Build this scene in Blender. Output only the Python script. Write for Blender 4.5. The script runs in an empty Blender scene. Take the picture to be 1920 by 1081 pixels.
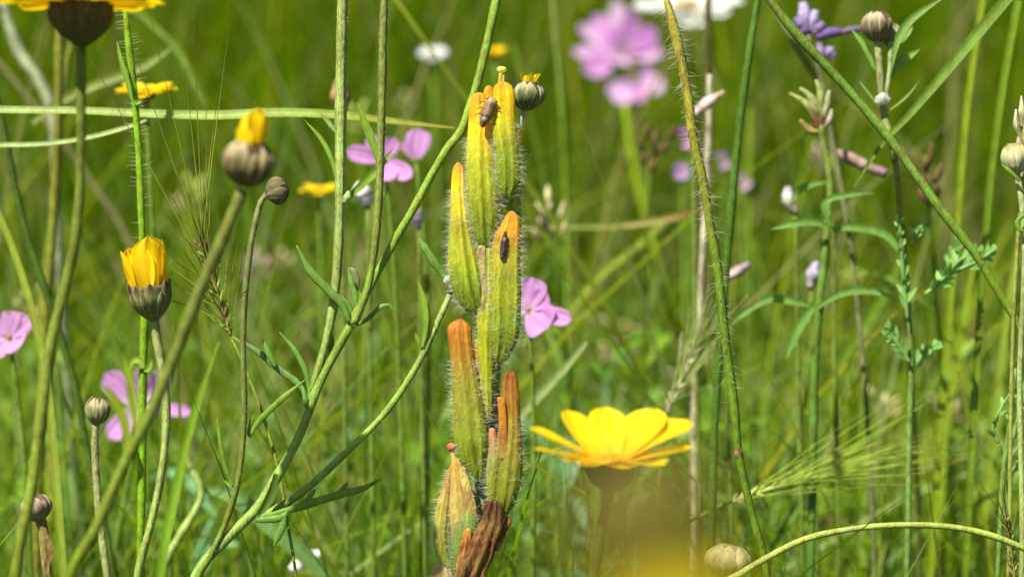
import bpy, math, random
import numpy as np
from mathutils import Vector, Matrix

random.seed(11)
rng = np.random.default_rng(11)
S = bpy.context.scene
COL = S.collection
PI = math.pi

# ------------------------------------------------------------------ camera
PITCH = math.radians(20)
F = 0.45                                   # distance in focus (metres)
CZ = 0.25                                  # height of the flower spike's middle
C = np.array([0.0, -F * math.cos(PITCH), CZ + F * math.sin(PITCH)])
FWD = np.array([0.0, math.cos(PITCH), -math.sin(PITCH)])
UP = np.array([0.0, math.sin(PITCH), math.cos(PITCH)])
RIGHT = np.array([1.0, 0.0, 0.0])
PX = 0.2 / 1920                            # metres per photo pixel at F
cam_d = bpy.data.cameras.new('camera')
cam = bpy.data.objects.new('camera', cam_d); COL.objects.link(cam)
cam.location = C
cam.rotation_euler = (PI / 2 - PITCH, 0, 0)
cam_d.sensor_width = 36.0
cam_d.lens = 36.0 * F / 0.2
cam_d.clip_start = 0.01
cam_d.clip_end = 400.0
cam_d.dof.use_dof = True
cam_d.dof.focus_distance = F
cam_d.dof.aperture_fstop = cam_d.lens / 5.8   # a 6 mm wide pupil
S.camera = cam

# ------------------------------------------------------------------ light
SUN = Vector((-0.36, -0.22, 0.90)).normalized()
elev = math.asin(SUN.z); azim = math.atan2(SUN.x, SUN.y)
w = bpy.data.worlds.new('World'); S.world = w; w.use_nodes = True
nt = w.node_tree; nt.nodes.clear()
sky = nt.nodes.new('ShaderNodeTexSky'); sky.sky_type = 'NISHITA'; sky.sun_disc = False
sky.sun_elevation = elev; sky.sun_rotation = azim
bg = nt.nodes.new('ShaderNodeBackground'); bg.inputs['Strength'].default_value = 0.055
wo = nt.nodes.new('ShaderNodeOutputWorld')
nt.links.new(sky.outputs[0], bg.inputs[0]); nt.links.new(bg.outputs[0], wo.inputs[0])
sl = bpy.data.lights.new('sun', 'SUN'); sl.energy = 5.0; sl.angle = math.radians(0.53); sl.color = (1.0, 0.955, 0.87)
so = bpy.data.objects.new('sun', sl); COL.objects.link(so)
so.rotation_euler = (-SUN).to_track_quat('-Z', 'Y').to_euler(); so.location = (0, 0, 5)
S.view_settings.view_transform = 'Standard'; S.view_settings.look = 'None'
S.view_settings.exposure = 1.06; S.view_settings.gamma = 1.0
S.view_settings.use_curve_mapping = False
S.render.engine = 'CYCLES'
S.cycles.use_denoising = True
S.cycles.max_bounces = 8; S.cycles.transmission_bounces = 6; S.cycles.diffuse_bounces = 5
S.cycles.caustics_reflective = False; S.cycles.caustics_refractive = False

# ------------------------------------------------------------------ helpers
def P(px, py, d=F):
    """a point seen at photo pixel (px, py) at depth d along the view axis"""
    v = FWD * F + RIGHT * (px - 960) * PX + UP * (540.5 - py) * PX
    return C + v * (d / F)
def R(rp, d=F): return rp * PX * d / F

def smooth(pts, n):
    p = np.asarray(pts, float)
    if len(p) == 2:
        t = np.linspace(0, 1, n)[:, None]; return p[0] * (1 - t) + p[1] * t
    seg = np.maximum(np.linalg.norm(np.diff(p, axis=0), axis=1) ** 0.5, 1e-6)
    cum = np.concatenate([[0], np.cumsum(seg)]); u = np.linspace(0, cum[-1], n)
    v = np.diff(p, axis=0) / seg[:, None]; m = np.zeros_like(p)
    m[0] = v[0]; m[-1] = v[-1]
    m[1:-1] = (v[:-1] * seg[1:, None] + v[1:] * seg[:-1, None]) / (seg[:-1] + seg[1:])[:, None]
    i = np.clip(np.searchsorted(cum, u, side='right') - 1, 0, len(p) - 2); h = seg[i][:, None]; t = ((u - cum[i]) / seg[i])[:, None]
    return (2 * t ** 3 - 3 * t * t + 1) * p[i] + (t ** 3 - 2 * t * t + t) * h * m[i] + (3 * t * t - 2 * t ** 3) * p[i + 1] + (t ** 3 - t * t) * h * m[i + 1]
def interp(vals, n):
    v = np.asarray(vals, float)
    if v.ndim == 0: return np.full(n, float(v))
    x = np.linspace(0, 1, len(v)); t = np.linspace(0, 1, n)
    if v.ndim == 1: return np.interp(t, x, v)
    return np.stack([np.interp(t, x, v[:, k]) for k in range(v.shape[1])], 1)
def unit(v):
    v = np.asarray(v, float); n = np.linalg.norm(v, axis=-1, keepdims=True); return v / np.maximum(n, 1e-12)

class MB:
    """vertices, faces and a pigment per vertex of ONE mesh"""
    def __init__(s): s.v, s.f, s.c, s.n = [], [], [], 0
    def add(s, v, f, c):
        v = np.asarray(v, float).reshape(-1, 3); c = np.asarray(c, float)
        if c.ndim == 1: c = np.tile(c, (len(v), 1))
        s.v.append(v); s.c.append(c)
        s.f += [tuple(i + s.n for i in q) for q in f]
        s.n += len(v)
    def grid(s, pts, cols, closed=False, cap0=False, cap1=False):
        k, m = pts.shape[:2]; f = []
        mm = m if closed else m - 1
        for i in range(k - 1):
            for j in range(mm):
                a = i * m + j; b = i * m + (j + 1) % m
                f.append((a, b, b + m, a + m))
        if cap0: f.append(tuple(range(m - 1, -1, -1)))
        if cap1: f.append(tuple((k - 1) * m + j for j in range(m)))
        s.add(pts.reshape(-1, 3), f, np.asarray(cols, float).reshape(-1, 3))
    def mesh(s, name, off=(0, 0, 0)):
        me = bpy.data.meshes.new(name)
        v = np.vstack(s.v) - np.asarray(off)
        me.from_pydata(v.tolist(), [], s.f); me.update()
        a = me.color_attributes.new('Col', 'FLOAT_COLOR', 'POINT')
        c = np.ones((len(v), 4), np.float32); c[:, :3] = np.vstack(s.c)
        a.data.foreach_set('color', c.ravel())
        me.polygons.foreach_set('use_smooth', [True] * len(me.polygons))
        return me

def wpos(o):
    p = np.zeros(3)
    while o is not None: p = p + np.array(o.location); o = o.parent
    return p
def obj(name, mb, mat, parent=None, local=False):
    me = mb.mesh(name, (0, 0, 0) if (local or parent is None) else wpos(parent))
    me.materials.append(mat)
    o = bpy.data.objects.new(name, me); COL.objects.link(o)
    o.parent = parent
    return o
def tag(o, label, cat, group=None, kind=None):
    if label: o['label'] = label
    if cat: o['category'] = cat
    if group: o['group'] = group
    o['kind'] = kind or 'thing'
    return o
def thing(name, label, cat, loc=(0, 0, 0), group=None):
    o = bpy.data.objects.new(name, None); COL.objects.link(o); o.location = loc
    o.empty_display_size = 0.01
    return tag(o, label, cat, group)
def instance(name, me, parent, M=None):
    o = bpy.data.objects.new(name, me); COL.objects.link(o); o.parent = parent
    if M is not None: o.matrix_local = M
    return o

def frames(p):
    T = unit(np.gradient(p, axis=0)); side = np.cross(T, FWD)
    for i in range(len(side)):
        if np.linalg.norm(side[i]) < 0.15: side[i] = side[i - 1] if i else RIGHT
    side = unit(side); nor = unit(np.cross(side, T))      # nor points to the viewer or away
    s = np.sign(np.sum(nor * -FWD, 1, keepdims=True)); s[s == 0] = 1
    return T, side, nor * s
def tube(mb, pts, rad, col, n=10, k=None, flat=1.0, flute=0.0, nfl=6, wob=0.0, twist=0.0):
    p = np.asarray(pts, float)
    k = k or max(6, 8 * (len(p) - 1))
    p = smooth(p, k); r = interp(rad, k); c = interp(col, k) if np.ndim(col) > 1 else np.tile(np.asarray(col, float), (k, 1))
    if k > 20:
        q_ = np.linspace(0, 1, k); f_ = rng.uniform(0, 6, 3); r = r * (1 + .05 * np.sin(19 * q_ + f_[0]) + .04 * np.sin(47 * q_ + f_[1]) + .03 * np.sin(83 * q_ + f_[2])); c = c * (1 + .12 * np.sin(13 * q_ + f_[1]) * np.sin(31 * q_ + f_[2]))[:, None]
    T, sd, nr = frames(p)
    a = np.linspace(0, 2 * PI, n, endpoint=False)
    rr = 1 + flute * np.cos(nfl * a)[None, :] + (wob * rng.normal(0, 1, (k, n)) if wob else 0)
    tw = np.linspace(0, twist, k)
    ca = np.cos(tw)[:, None]; sa = np.sin(tw)[:, None]
    s2 = sd * ca + nr * sa; n2 = nr * ca - sd * sa
    g = p[:, None] + (r[:, None] * rr)[..., None] * (np.cos(a)[None, :, None] * s2[:, None] + flat * np.sin(a)[None, :, None] * n2[:, None])
    cc = np.repeat(c[:, None], n, 1)
    if flute: cc = cc * (1 + 0.9 * flute * np.cos(nfl * a))[None, :, None]
    mb.grid(g, cc, True, True, True)
    return p, r
def blade(mb, pts, wid, col, cup=0.25, k=None, twist=0.0, m=5, side=None):
    """a thin leaf or petal: a strip, folded along its middle"""
    p = np.asarray(pts, float); k = k or max(8, 6 * (len(p) - 1))
    p = smooth(p, k); r = interp(wid, k); c = interp(col, k) if np.ndim(col) > 1 else np.tile(np.asarray(col, float), (k, 1))
    T, sd, nr = frames(p)
    if side is not None:
        sd = unit(np.asarray(side, float) - T * np.sum(T * np.asarray(side), 1, keepdims=True)); nr = unit(np.cross(sd, T))
    tw = np.interp(np.linspace(0, 1, k), np.linspace(0, 1, np.size(twist)), np.atleast_1d(twist)) if np.size(twist) > 1 else np.full(k, float(twist))
    ca = np.cos(tw)[:, None]; sa = np.sin(tw)[:, None]
    s2 = sd * ca + nr * sa; n2 = nr * ca - sd * sa
    u = np.linspace(-1, 1, m)
    g = p[:, None] + r[:, None, None] * (u[None, :, None] * s2[:, None] + cup * (np.abs(u) ** 1.5)[None, :, None] * n2[:, None])
    cc = c[:, None] * (1 + 0.22 * (np.abs(u) < 0.01))[None, :, None]
    mb.grid(g, cc)
    return p
def hairs(mb, base, dirs, L, rad, col, curl=0.35, seg=3, side=None):
    base = np.asarray(base); n = len(base)
    if n == 0: return
    dirs = unit(dirs); bend = unit(np.cross(dirs, rng.normal(0, 1, (n, 3))))
    a1 = unit(np.cross(dirs, bend)); L = np.broadcast_to(np.asarray(L, float), (n,))
    V = []
    for i in range(seg + 1):
        t = i / seg
        ctr = base + dirs * (L * t)[:, None] + bend * (L * curl * t * t)[:, None] * rng.uniform(.2, 1, (n, 1))
        rr = rad * (1 - 0.8 * t)
        for q in range(3):
            an = q * 2 * PI / 3
            V.append(ctr + rr * (math.cos(an) * bend + math.sin(an) * a1))
    V = np.stack(V, 1); m = V.shape[1]; f = []
    for h in range(n):
        o = h * m
        for i in range(seg):
            for q in range(3):
                a = o + i * 3 + q; b = o + i * 3 + (q + 1) % 3
                f.append((a, b, b + 3, a + 3))
    mb.add(V.reshape(-1, 3), f, col)
def fuzz_on_tube(mb, pts, rad, per_m, L, col, r0=2.6e-5, slant=0.3, curl=0.3):
    p = smooth(pts, 80); T, sd, nr = frames(p); rr = interp(rad, 80)
    ln = np.linalg.norm(np.diff(p, axis=0), axis=1).sum(); n = int(per_m * ln)
    i = rng.uniform(0, 78.99, n); k = i.astype(int); t = (i - k)[:, None]
    q = p[k] * (1 - t) + p[k + 1] * t; a = rng.uniform(0, 2 * PI, n)[:, None]
    d = np.cos(a) * sd[k] + np.sin(a) * nr[k]
    hairs(mb, q + d * rr[k][:, None] * 0.95, d + slant * rng.normal(0, 1, (n, 3)), L * rng.uniform(.5, 1.15, n), r0, col, curl)

# ------------------------------------------------------------------ materials
def plant_mat(name, trans=0.3, rough=0.5, spec=0.35, var=0.25, nscale=900.0, bump=0.25, streak=True, fibre=None, sheen=0.0, tint=(1, 1, 1), dye=(1, 1, 1)):
    m = bpy.data.materials.new(name); m.use_nodes = True; t = m.node_tree; t.nodes.clear(); N = t.nodes.new; L = t.links.new
    out = N('ShaderNodeOutputMaterial'); att = N('ShaderNodeVertexColor'); att.layer_name = 'Col'
    tc = N('ShaderNodeTexCoord'); mp = N('ShaderNodeMapping'); L(tc.outputs['Object'], mp.inputs[0])
    mp.inputs['Scale'].default_value = (1, 1, 0.18 if streak else 1)
    n1 = N('ShaderNodeTexNoise'); n1.inputs['Scale'].default_value = nscale; n1.inputs['Detail'].default_value = 5
    L(mp.outputs[0], n1.inputs['Vector'])
    n2 = N('ShaderNodeTexNoise'); n2.inputs['Scale'].default_value = nscale * 0.16; n2.inputs['Detail'].default_value = 3
    L(tc.outputs['Object'], n2.inputs['Vector'])
    ad = N('ShaderNodeMath'); ad.operation = 'ADD'; L(n1.outputs['Fac'], ad.inputs[0]); L(n2.outputs['Fac'], ad.inputs[1])
    mr = N('ShaderNodeMapRange'); mr.inputs['From Min'].default_value = 0.55; mr.inputs['From Max'].default_value = 1.45
    mr.inputs['To Min'].default_value = 1 - 1.5 * var; mr.inputs['To Max'].default_value = 1 + 1.5 * var
    L(ad.outputs[0], mr.inputs['Value'])
    mx = N('ShaderNodeMix'); mx.data_type = 'RGBA'; mx.blend_type = 'MULTIPLY'; mx.inputs['Factor'].default_value = 1
    dy = N('ShaderNodeMix'); dy.data_type = 'RGBA'; dy.blend_type = 'MULTIPLY'; dy.inputs['Factor'].default_value = 1
    L(att.outputs['Color'], dy.inputs[6]); dy.inputs[7].default_value = (*dye, 1); L(dy.outputs[2], mx.inputs[6]); L(mr.outputs[0], mx.inputs[7])
    hs = N('ShaderNodeHueSaturation'); L(mx.outputs[2], hs.inputs['Color'])
    hr = N('ShaderNodeMapRange'); hr.inputs['From Min'].default_value = .3; hr.inputs['From Max'].default_value = .7
    hr.inputs['To Min'].default_value = 0.5 - 0.05 * var; hr.inputs['To Max'].default_value = 0.5 + 0.05 * var
    L(n2.outputs['Fac'], hr.inputs['Value']); L(hr.outputs[0], hs.inputs['Hue'])
    pb = N('ShaderNodeBsdfPrincipled'); L(hs.outputs[0], pb.inputs['Base Color'])
    pb.inputs['Roughness'].default_value = rough; pb.inputs['Specular IOR Level'].default_value = spec
    if sheen: pb.inputs['Sheen Weight'].default_value = sheen
    bp = N('ShaderNodeBump'); bp.inputs['Strength'].default_value = bump; bp.inputs['Distance'].default_value = 0.0003
    L(n1.outputs['Fac'], bp.inputs['Height']); L(bp.outputs[0], pb.inputs['Normal'])
    if trans:
        tr = N('ShaderNodeBsdfTranslucent')
        g = N('ShaderNodeMix'); g.data_type = 'RGBA'; g.blend_type = 'MULTIPLY'; g.inputs['Factor'].default_value = 1
        L(hs.outputs[0], g.inputs[6]); g.inputs[7].default_value = (*tint, 1); L(g.outputs[2], tr.inputs[0])
        ms = N('ShaderNodeMixShader'); ms.inputs[0].default_value = trans
        L(pb.outputs[0], ms.inputs[1]); L(tr.outputs[0], ms.inputs[2]); L(ms.outputs[0], out.inputs[0])
    else: L(pb.outputs[0], out.inputs[0])
    return m
M_STEM = plant_mat('stem skin', 0.15, 0.6, 0.15, 0.45, 2400, 0.9, dye=(.88, .97, .5))
M_LEAF = plant_mat('leaf blade', 0.42, 0.45, 0.3, 0.25, 900, 0.3, tint=(1.25, 1.2, .5), dye=(.95, 1, .6))
M_GRASS = plant_mat('grass blade', 0.52, 0.6, 0.06, 0.2, 300, 0.1, tint=(1.5, 1.6, .2))
M_YEL = plant_mat('yellow petal', 0.4, 0.55, 0.25, 0.08, 500, 0.3, tint=(1.05, 1, .6))
M_PINK = plant_mat('pink petal', 0.42, 0.6, 0.2, 0.12, 500, 0.2)
M_SPIKE = plant_mat('fleshy bract', 0.36, 0.6, 0.2, 0.26, 1500, 0.8, tint=(1.2, 1.1, .5))
M_DRY = plant_mat('dry husk', 0.12, 0.8, 0.1, 0.6, 1600, 1.4)
M_SCALE = plant_mat('bud scale', 0.12, 0.7, 0.2, 0.4, 1500, 0.6)
M_HAIR = plant_mat('white hair', 0.5, 0.6, 0.3, 0.1, 300, 0.0)
M_BUG = plant_mat('insect shell', 0.0, 0.4, 0.5, 0.45, 1800, 0.5, streak=False)

# pigments
G_PALE = (.27, .34, .13); G_MID = (.14, .21, .03); G_DARK = (.05, .085, .018); G_YEL = (.26, .32, .02)
G_BLUE = (.15, .27, .12); G_GREY = (.33, .35, .25); STRAW = (.42, .34, .16); OLIVE = (.17, .17, .04)
YEL = (.86, .64, .004); ORG = (.78, .36, .01); BRN = (.10, .055, .025); WHT = (.80, .80, .74)
PINK = (.62, .29, .60); LAV = (.40, .27, .56)

# ------------------------------------------------------------------ ground and sky
def ground():
    mb = MB()
    xs = np.concatenate([[-80, -20, -6], np.linspace(-2, 2, 41), [6, 20, 80]]); ys = np.concatenate([[-80, -20, -5], np.linspace(-1, 4, 51), [8, 25, 80, 200]])
    X, Y = np.meshgrid(xs, ys, indexing='ij'); Z = 0.006 * np.sin(7 * X + 1) * np.cos(5 * Y) + 0.004 * np.sin(19 * X * 1.1 + 13 * Y)
    mb.grid(np.stack([X, Y, Z], -1), np.tile((.05, .055, .015), (X.size, 1)))
    m = bpy.data.materials.new('meadow soil'); m.use_nodes = True; t = m.node_tree; b = t.nodes['Principled BSDF']
    tc = t.nodes.new('ShaderNodeTexCoord'); n = t.nodes.new('ShaderNodeTexNoise'); n.inputs['Scale'].default_value = 40; n.inputs['Detail'].default_value = 8
    r = t.nodes.new('ShaderNodeValToRGB'); r.color_ramp.elements[0].position = .35; r.color_ramp.elements[0].color = (.03, .03, .01, 1)
    r.color_ramp.elements[1].position = .65; r.color_ramp.elements[1].color = (.06, .08, .01, 1)
    t.links.new(tc.outputs['Object'], n.inputs['Vector']); t.links.new(n.outputs[0], r.inputs[0]); t.links.new(r.outputs[0], b.inputs['Base Color']); b.inputs['Roughness'].default_value = 1
    o = obj('ground', mb, m); o['kind'] = 'structure'
ground()

def grass_mass(name, N, ylo, yhi, hlo, hhi, wlo, whi, pal, lean=0.35, K=5, xpad=0.35, power=1.0, hfun=None):
    """many thousand blades in one mesh"""
    y = ylo + (yhi - ylo) * rng.random(N) ** power
    d = (y + F * math.cos(PITCH)); half = 0.25 * d + xpad
    x = rng.uniform(-1, 1, N) * half
    h = rng.uniform(hlo, hhi, N) * (0.75 + 0.5 * rng.random(N)); wd = rng.uniform(wlo, whi, N)
    if hfun: h = np.maximum(.02, hfun(y))
    la = rng.uniform(0, 2 * PI, N); lm = np.abs(rng.normal(0, lean, N)) * h; fa = rng.uniform(0, 2 * PI, N)
    pal = np.asarray(pal, float); ci = pal[rng.integers(0, len(pal), N)] * rng.uniform(.75, 1.25, (N, 1))
    t = np.linspace(0, 1, K + 1); V = np.zeros((N, K + 1, 2, 3)); CC = np.zeros((N, K + 1, 2, 4), np.float32); CC[..., 3] = 1
    for i, tt in enumerate(t):
        cx = x + np.cos(la) * lm * tt ** 2; cy = y + np.sin(la) * lm * tt ** 2; cz = h * (tt - 0.25 * (lm / h) ** 2 * tt ** 3)
        ww = wd * (1 - tt ** 2.2) ** 0.8 * 0.5 + 1e-5
        for s_, sg in ((0, -1), (1, 1)):
            V[:, i, s_, 0] = cx + sg * ww * np.cos(fa + tt); V[:, i, s_, 1] = cy + sg * ww * np.sin(fa + tt); V[:, i, s_, 2] = cz
        CC[:, i, :, :3] = (ci * (0.95 + 0.1 * tt))[:, None, :]
    base = (np.arange(N) * (K + 1) * 2)[:, None, None]; ii = (np.arange(K) * 2)[None, :, None]
    f = base + ii + np.array([0, 1, 3, 2])[None, None, :]
    me = bpy.data.meshes.new(name); nv = N * (K + 1) * 2; nf = N * K
    me.vertices.add(nv); me.vertices.foreach_set('co', V.reshape(-1).astype(np.float32))
    me.loops.add(nf * 4); me.loops.foreach_set('vertex_index', f.reshape(-1).astype(np.int32))
    me.polygons.add(nf); me.polygons.foreach_set('loop_start', np.arange(0, nf * 4, 4, dtype=np.int32))
    me.polygons.foreach_set('use_smooth', np.ones(nf, bool)); me.update(calc_edges=True)
    a = me.color_attributes.new('Col', 'FLOAT_COLOR', 'POINT'); a.data.foreach_set('color', CC.ravel())
    me.materials.append(M_GRASS)
    o = bpy.data.objects.new(name, me); COL.objects.link(o); o['kind'] = 'stuff'; return o
GP = [(.085, .16, .001), (.11, .185, .001), (.135, .195, .001), (.055, .12, .001), (.15, .185, .001), (.09, .175, .002)]
o = grass_mass('grass', 34000, 0.55, 3.2, .09, .17, .0012, .003, GP, 0.4, power=1.1)
tag(o, 'dense olive green grass filling the meadow behind the flowers', 'grass', kind='stuff')
o = grass_mass('short_grass', 9000, 0.10, 0.75, .03, .12, .0012, .0028, GP + [(.16, .26, .05), (.04, .08, .006), (.05, .09, .006)], 0.45, xpad=.18)  # the darkest greens put the shade of the gaps into the blade colour
tag(o, 'short grass between the stems low in the picture, shade of the gaps painted into its darkest blades', 'grass', kind='stuff')
PITCH_LOW = math.radians(27.4)
o = grass_mass('low_grass', 3200, 0.04, 0.60, .03, .12, .0010, .0026, [(.16, .26, .02), (.2, .3, .03), (.12, .2, .02), (.24, .3, .03), (.16, .27, .10), (.07, .12, .012), (.3, .3, .1)], 0.45, xpad=.06, hfun=lambda y: C[2] - (y - C[1]) * np.tan(PITCH_LOW - np.radians(5.2) * rng.random(len(y)) ** 2.2))
tag(o, 'bright grass tips and leaves crowding the bottom edge of the picture', 'grass', kind='stuff')
def sight(lo, hi, pw):
    return lambda y: C[2] - (y - C[1]) * np.tan(np.radians(hi - (hi - lo) * rng.random(len(y)) ** pw))
TP = [(.18, .28, .008), (.23, .32, .01), (.13, .22, .008), (.27, .32, .02), (.2, .31, .09), (.30, .36, .14), (.09, .16, .008), (.16, .27, .05)]
o = grass_mass('tangled_grass', 3400, 0.035, 0.50, .03, .12, .0006, .0017, TP, 0.75, xpad=.06, K=7, hfun=sight(17.5, 27.2, 1.7))
tag(o, 'tangle of fine bent green blades filling the gaps between the stems', 'grass', kind='stuff')
o = grass_mass('tall_grass', 1000, 0.12, 0.85, .03, .12, .0007, .0020, TP + [STRAW, (.2, .28, .01)], 0.7, xpad=.06, K=7, hfun=sight(12.0, 22, 1.0))
tag(o, 'fine blurred blades reaching up among the flower stalks', 'grass', kind='stuff')
o = grass_mass('light_grass', 800, 0.7, 2.2, .10, .19, .002, .005, [(.30, .40, .04), (.34, .40, .02), (.26, .38, .02), (.38, .42, .14)], 0.5)  # paler blade colours stand in for sunlit highlights in the far grass
tag(o, 'pale blades, sunlight painted into their colour, dotted through the meadow behind', 'grass', kind='stuff')
o = grass_mass('dry_grass', 2600, 0.25, 2.6, .07, .19, .0008, .0026, [STRAW, (.36, .30, .12), (.30, .22, .10)], 0.6)
tag(o, 'scattered straw coloured dry grass among the green', 'grass', kind='stuff')
o = grass_mass('far_grass', 16000, 3.0, 14, .12, .24, .004, .012, GP, 0.4, K=3, xpad=1.5, power=1.6)
tag(o, 'distant meadow grass beyond the flowers', 'grass', kind='stuff')

# ------------------------------------------------------------------ stems
def root_of(p0, p1, drift=0.25):
    p0 = np.asarray(p0); t = unit(np.asarray(p0) - np.asarray(p1))
    h = p0[2]; hx = np.clip(t[:2] / max(-t[2], 0.35), -0.8, 0.8) * h * drift
    return np.array([p0[0] + hx[0], p0[1] + hx[1], 0.0])
def to_world(pts, d=F):
    out = []
    for q in pts:
        out.append(P(q[0], q[1], (d if np.isscalar(d) else d) + (q[2] if len(q) > 2 else 0)))
    return out
def stem_pts(pts, d=F, top=False):
    """photo pixels, bottom first -> world points down to the ground (and on past the frame when top)"""
    W = to_world(pts, d); r = root_of(W[0], W[1]); mid = 0.5 * (W[0] + r); mid[:2] += 0.25 * (W[0][:2] - r[:2])
    W = [r - np.array([0, 0, .003]), mid] + W
    if top: W.append(W[-1] + (W[-1] - W[-2]) * 0.4)
    return W, r
def simple_stem(name, label, cat, pts, r, col, d=F, top=False, mat=None, group=None, flat=1.0, fuzz=None, **kw):
    W, root = stem_pts(pts, d, top); t = thing(name, label, cat, root, group)
    mb = MB(); rad = R(np.atleast_1d(r), d); rad = np.concatenate([[rad[0], rad[0]], interp(rad, len(pts) + (1 if top else 0))])
    if top: rad[-1] *= .4
    tube(mb, W, rad, col, flat=flat, **kw); obj('stem', mb, mat or M_STEM, t)
    if fuzz:
        hb = MB(); fuzz_on_tube(hb, W[2:], rad[2:], *fuzz); h = obj('hairs', hb, M_HAIR, t); h['kind'] = 'stuff'
    return t, W
def leaf(parent, pts, w, col, d=F, cup=0.3, twist=0.0, fleshy=False, mat=None, name='leaf'):
    W = to_world(pts, d); mb = MB(); w = R(w, d)
    if fleshy: tube(mb, W, [w * .55, w * .9, w, w * .85, w * .12], col, 8, flat=0.4, wob=.04)
    else: blade(mb, W, [w * .45, w * .9, w, w * .75, w * .05], col, cup, twist=twist)
    return obj(name, mb, mat or M_LEAF, parent)

# ------------------------------------------------------------------ flower heads
def rot_to(axis, spin=0.0):
    """columns: right, away / up, and the head's axis"""
    z = unit(axis); x = unit(RIGHT - z * np.dot(RIGHT, z)) if abs(z[0]) < .95 else unit(UP - z * np.dot(UP, z)); y = np.cross(z, x)
    return Matrix(np.stack([x, y, z], 1).tolist()) @ Matrix.Rotation(spin, 3, 'Z')
def cup_profile(Rr, H, closed):
    t = np.linspace(0, 1, 12)
    z = H * t
    r = Rr * np.sin(np.minimum(PI / 2, 0.12 + t * (PI / 2) * (1.5 if closed else 1.25))) ** 0.75
    if closed:
        r = Rr * np.sin(PI * (.05 + .86 * t)) ** .62
    return z, np.maximum(r, Rr * .12)
def scale_mesh(name, Rr, H, closed, h0, h1, half, col_mid, col_edge, col_tip, lift=1.05, flare=0.0):
    """one involucre scale wrapped on the cup"""
    z, r = cup_profile(Rr, H, closed); k, m = 9, 7; g = np.zeros((k, m, 3)); c = np.zeros((k, m, 3))
    for i in range(k):
        t = i / (k - 1); hh = h0 + (h1 - h0) * t
        rr = np.interp(min(hh, 1.0), np.linspace(0, 1, 12), r) * (lift + 0.05 * t + flare * t * t); zz = H * hh
        wv = half * (0.55 + 1.1 * t - 0.2 * t * t) * (1 - t ** 5) ** .8 + .01
        for j in range(m):
            u = -1 + 2 * j / (m - 1); a = u * wv
            bul = rr * (1 + 0.05 * (1 - u * u) - 0.02 * abs(u))
            g[i, j] = (bul * math.cos(a), bul * math.sin(a), zz)
            e = abs(u) ** 2; base = np.array(col_mid) * (1 - e) + np.array(col_edge) * e
            tp = max(0, (t - .62) / .38) * (1 - .5 * e); c[i, j] = base * (1 - tp) + np.array(col_tip) * tp
    mb = MB(); mb.grid(g, c)
    # inner skin so that the scale has thickness
    g2 = g * np.array([.965, .965, 1.0]); mb.grid(g2[:, ::-1], c[:, ::-1])
    me = mb.mesh(name); me.materials.append(M_SCALE); return me
def head(parent, pos, axis, Rr, H, closed=False, nsc=9, mid=(.10, .11, .035), edge=(.34, .33, .17), tip=(.12, .06, .03), spin=0.0, flare=0.0, scales=True):
    mb = MB(); z, r = cup_profile(Rr, H, closed); n = 20; a = np.linspace(0, 2 * PI, n, endpoint=False)
    g = np.stack([r[:, None] * np.cos(a), r[:, None] * np.sin(a), np.repeat(z[:, None], n, 1)], -1)
    mb.grid(g, np.tile(np.array(mid) * .8, (g.shape[0] * n, 1)), True, True, True)
    me = mb.mesh('flower_head'); me.materials.append(M_SCALE)
    o = bpy.data.objects.new('flower_head', me); COL.objects.link(o); o.parent = parent
    o.matrix_local = Matrix.Translation(Vector(np.asarray(pos) - wpos(parent))) @ rot_to(axis, spin).to_4x4()
    if scales:
        ma = scale_mesh('scale', Rr, H, closed, 0.0, .93 if closed else .84, PI / nsc * .62, mid, edge, tip, 1.055)
        mc = scale_mesh('scale', Rr, H, closed, 0.04, 1.0 if closed else 1.12, PI / nsc * .95, mid, edge, tip, 1.02, flare)
        for i in range(nsc):
            for q, me in ((0, mc), (.5, ma)):
                instance('scale', me, o, Matrix.Rotation((i + q) * 2 * PI / nsc + random.uniform(-.16, .16), 4, 'Z') @ Matrix.Rotation(random.uniform(-.04, .04), 4, 'X') @ Matrix.Scale(random.uniform(.93, 1.05), 4))
    return o
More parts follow.
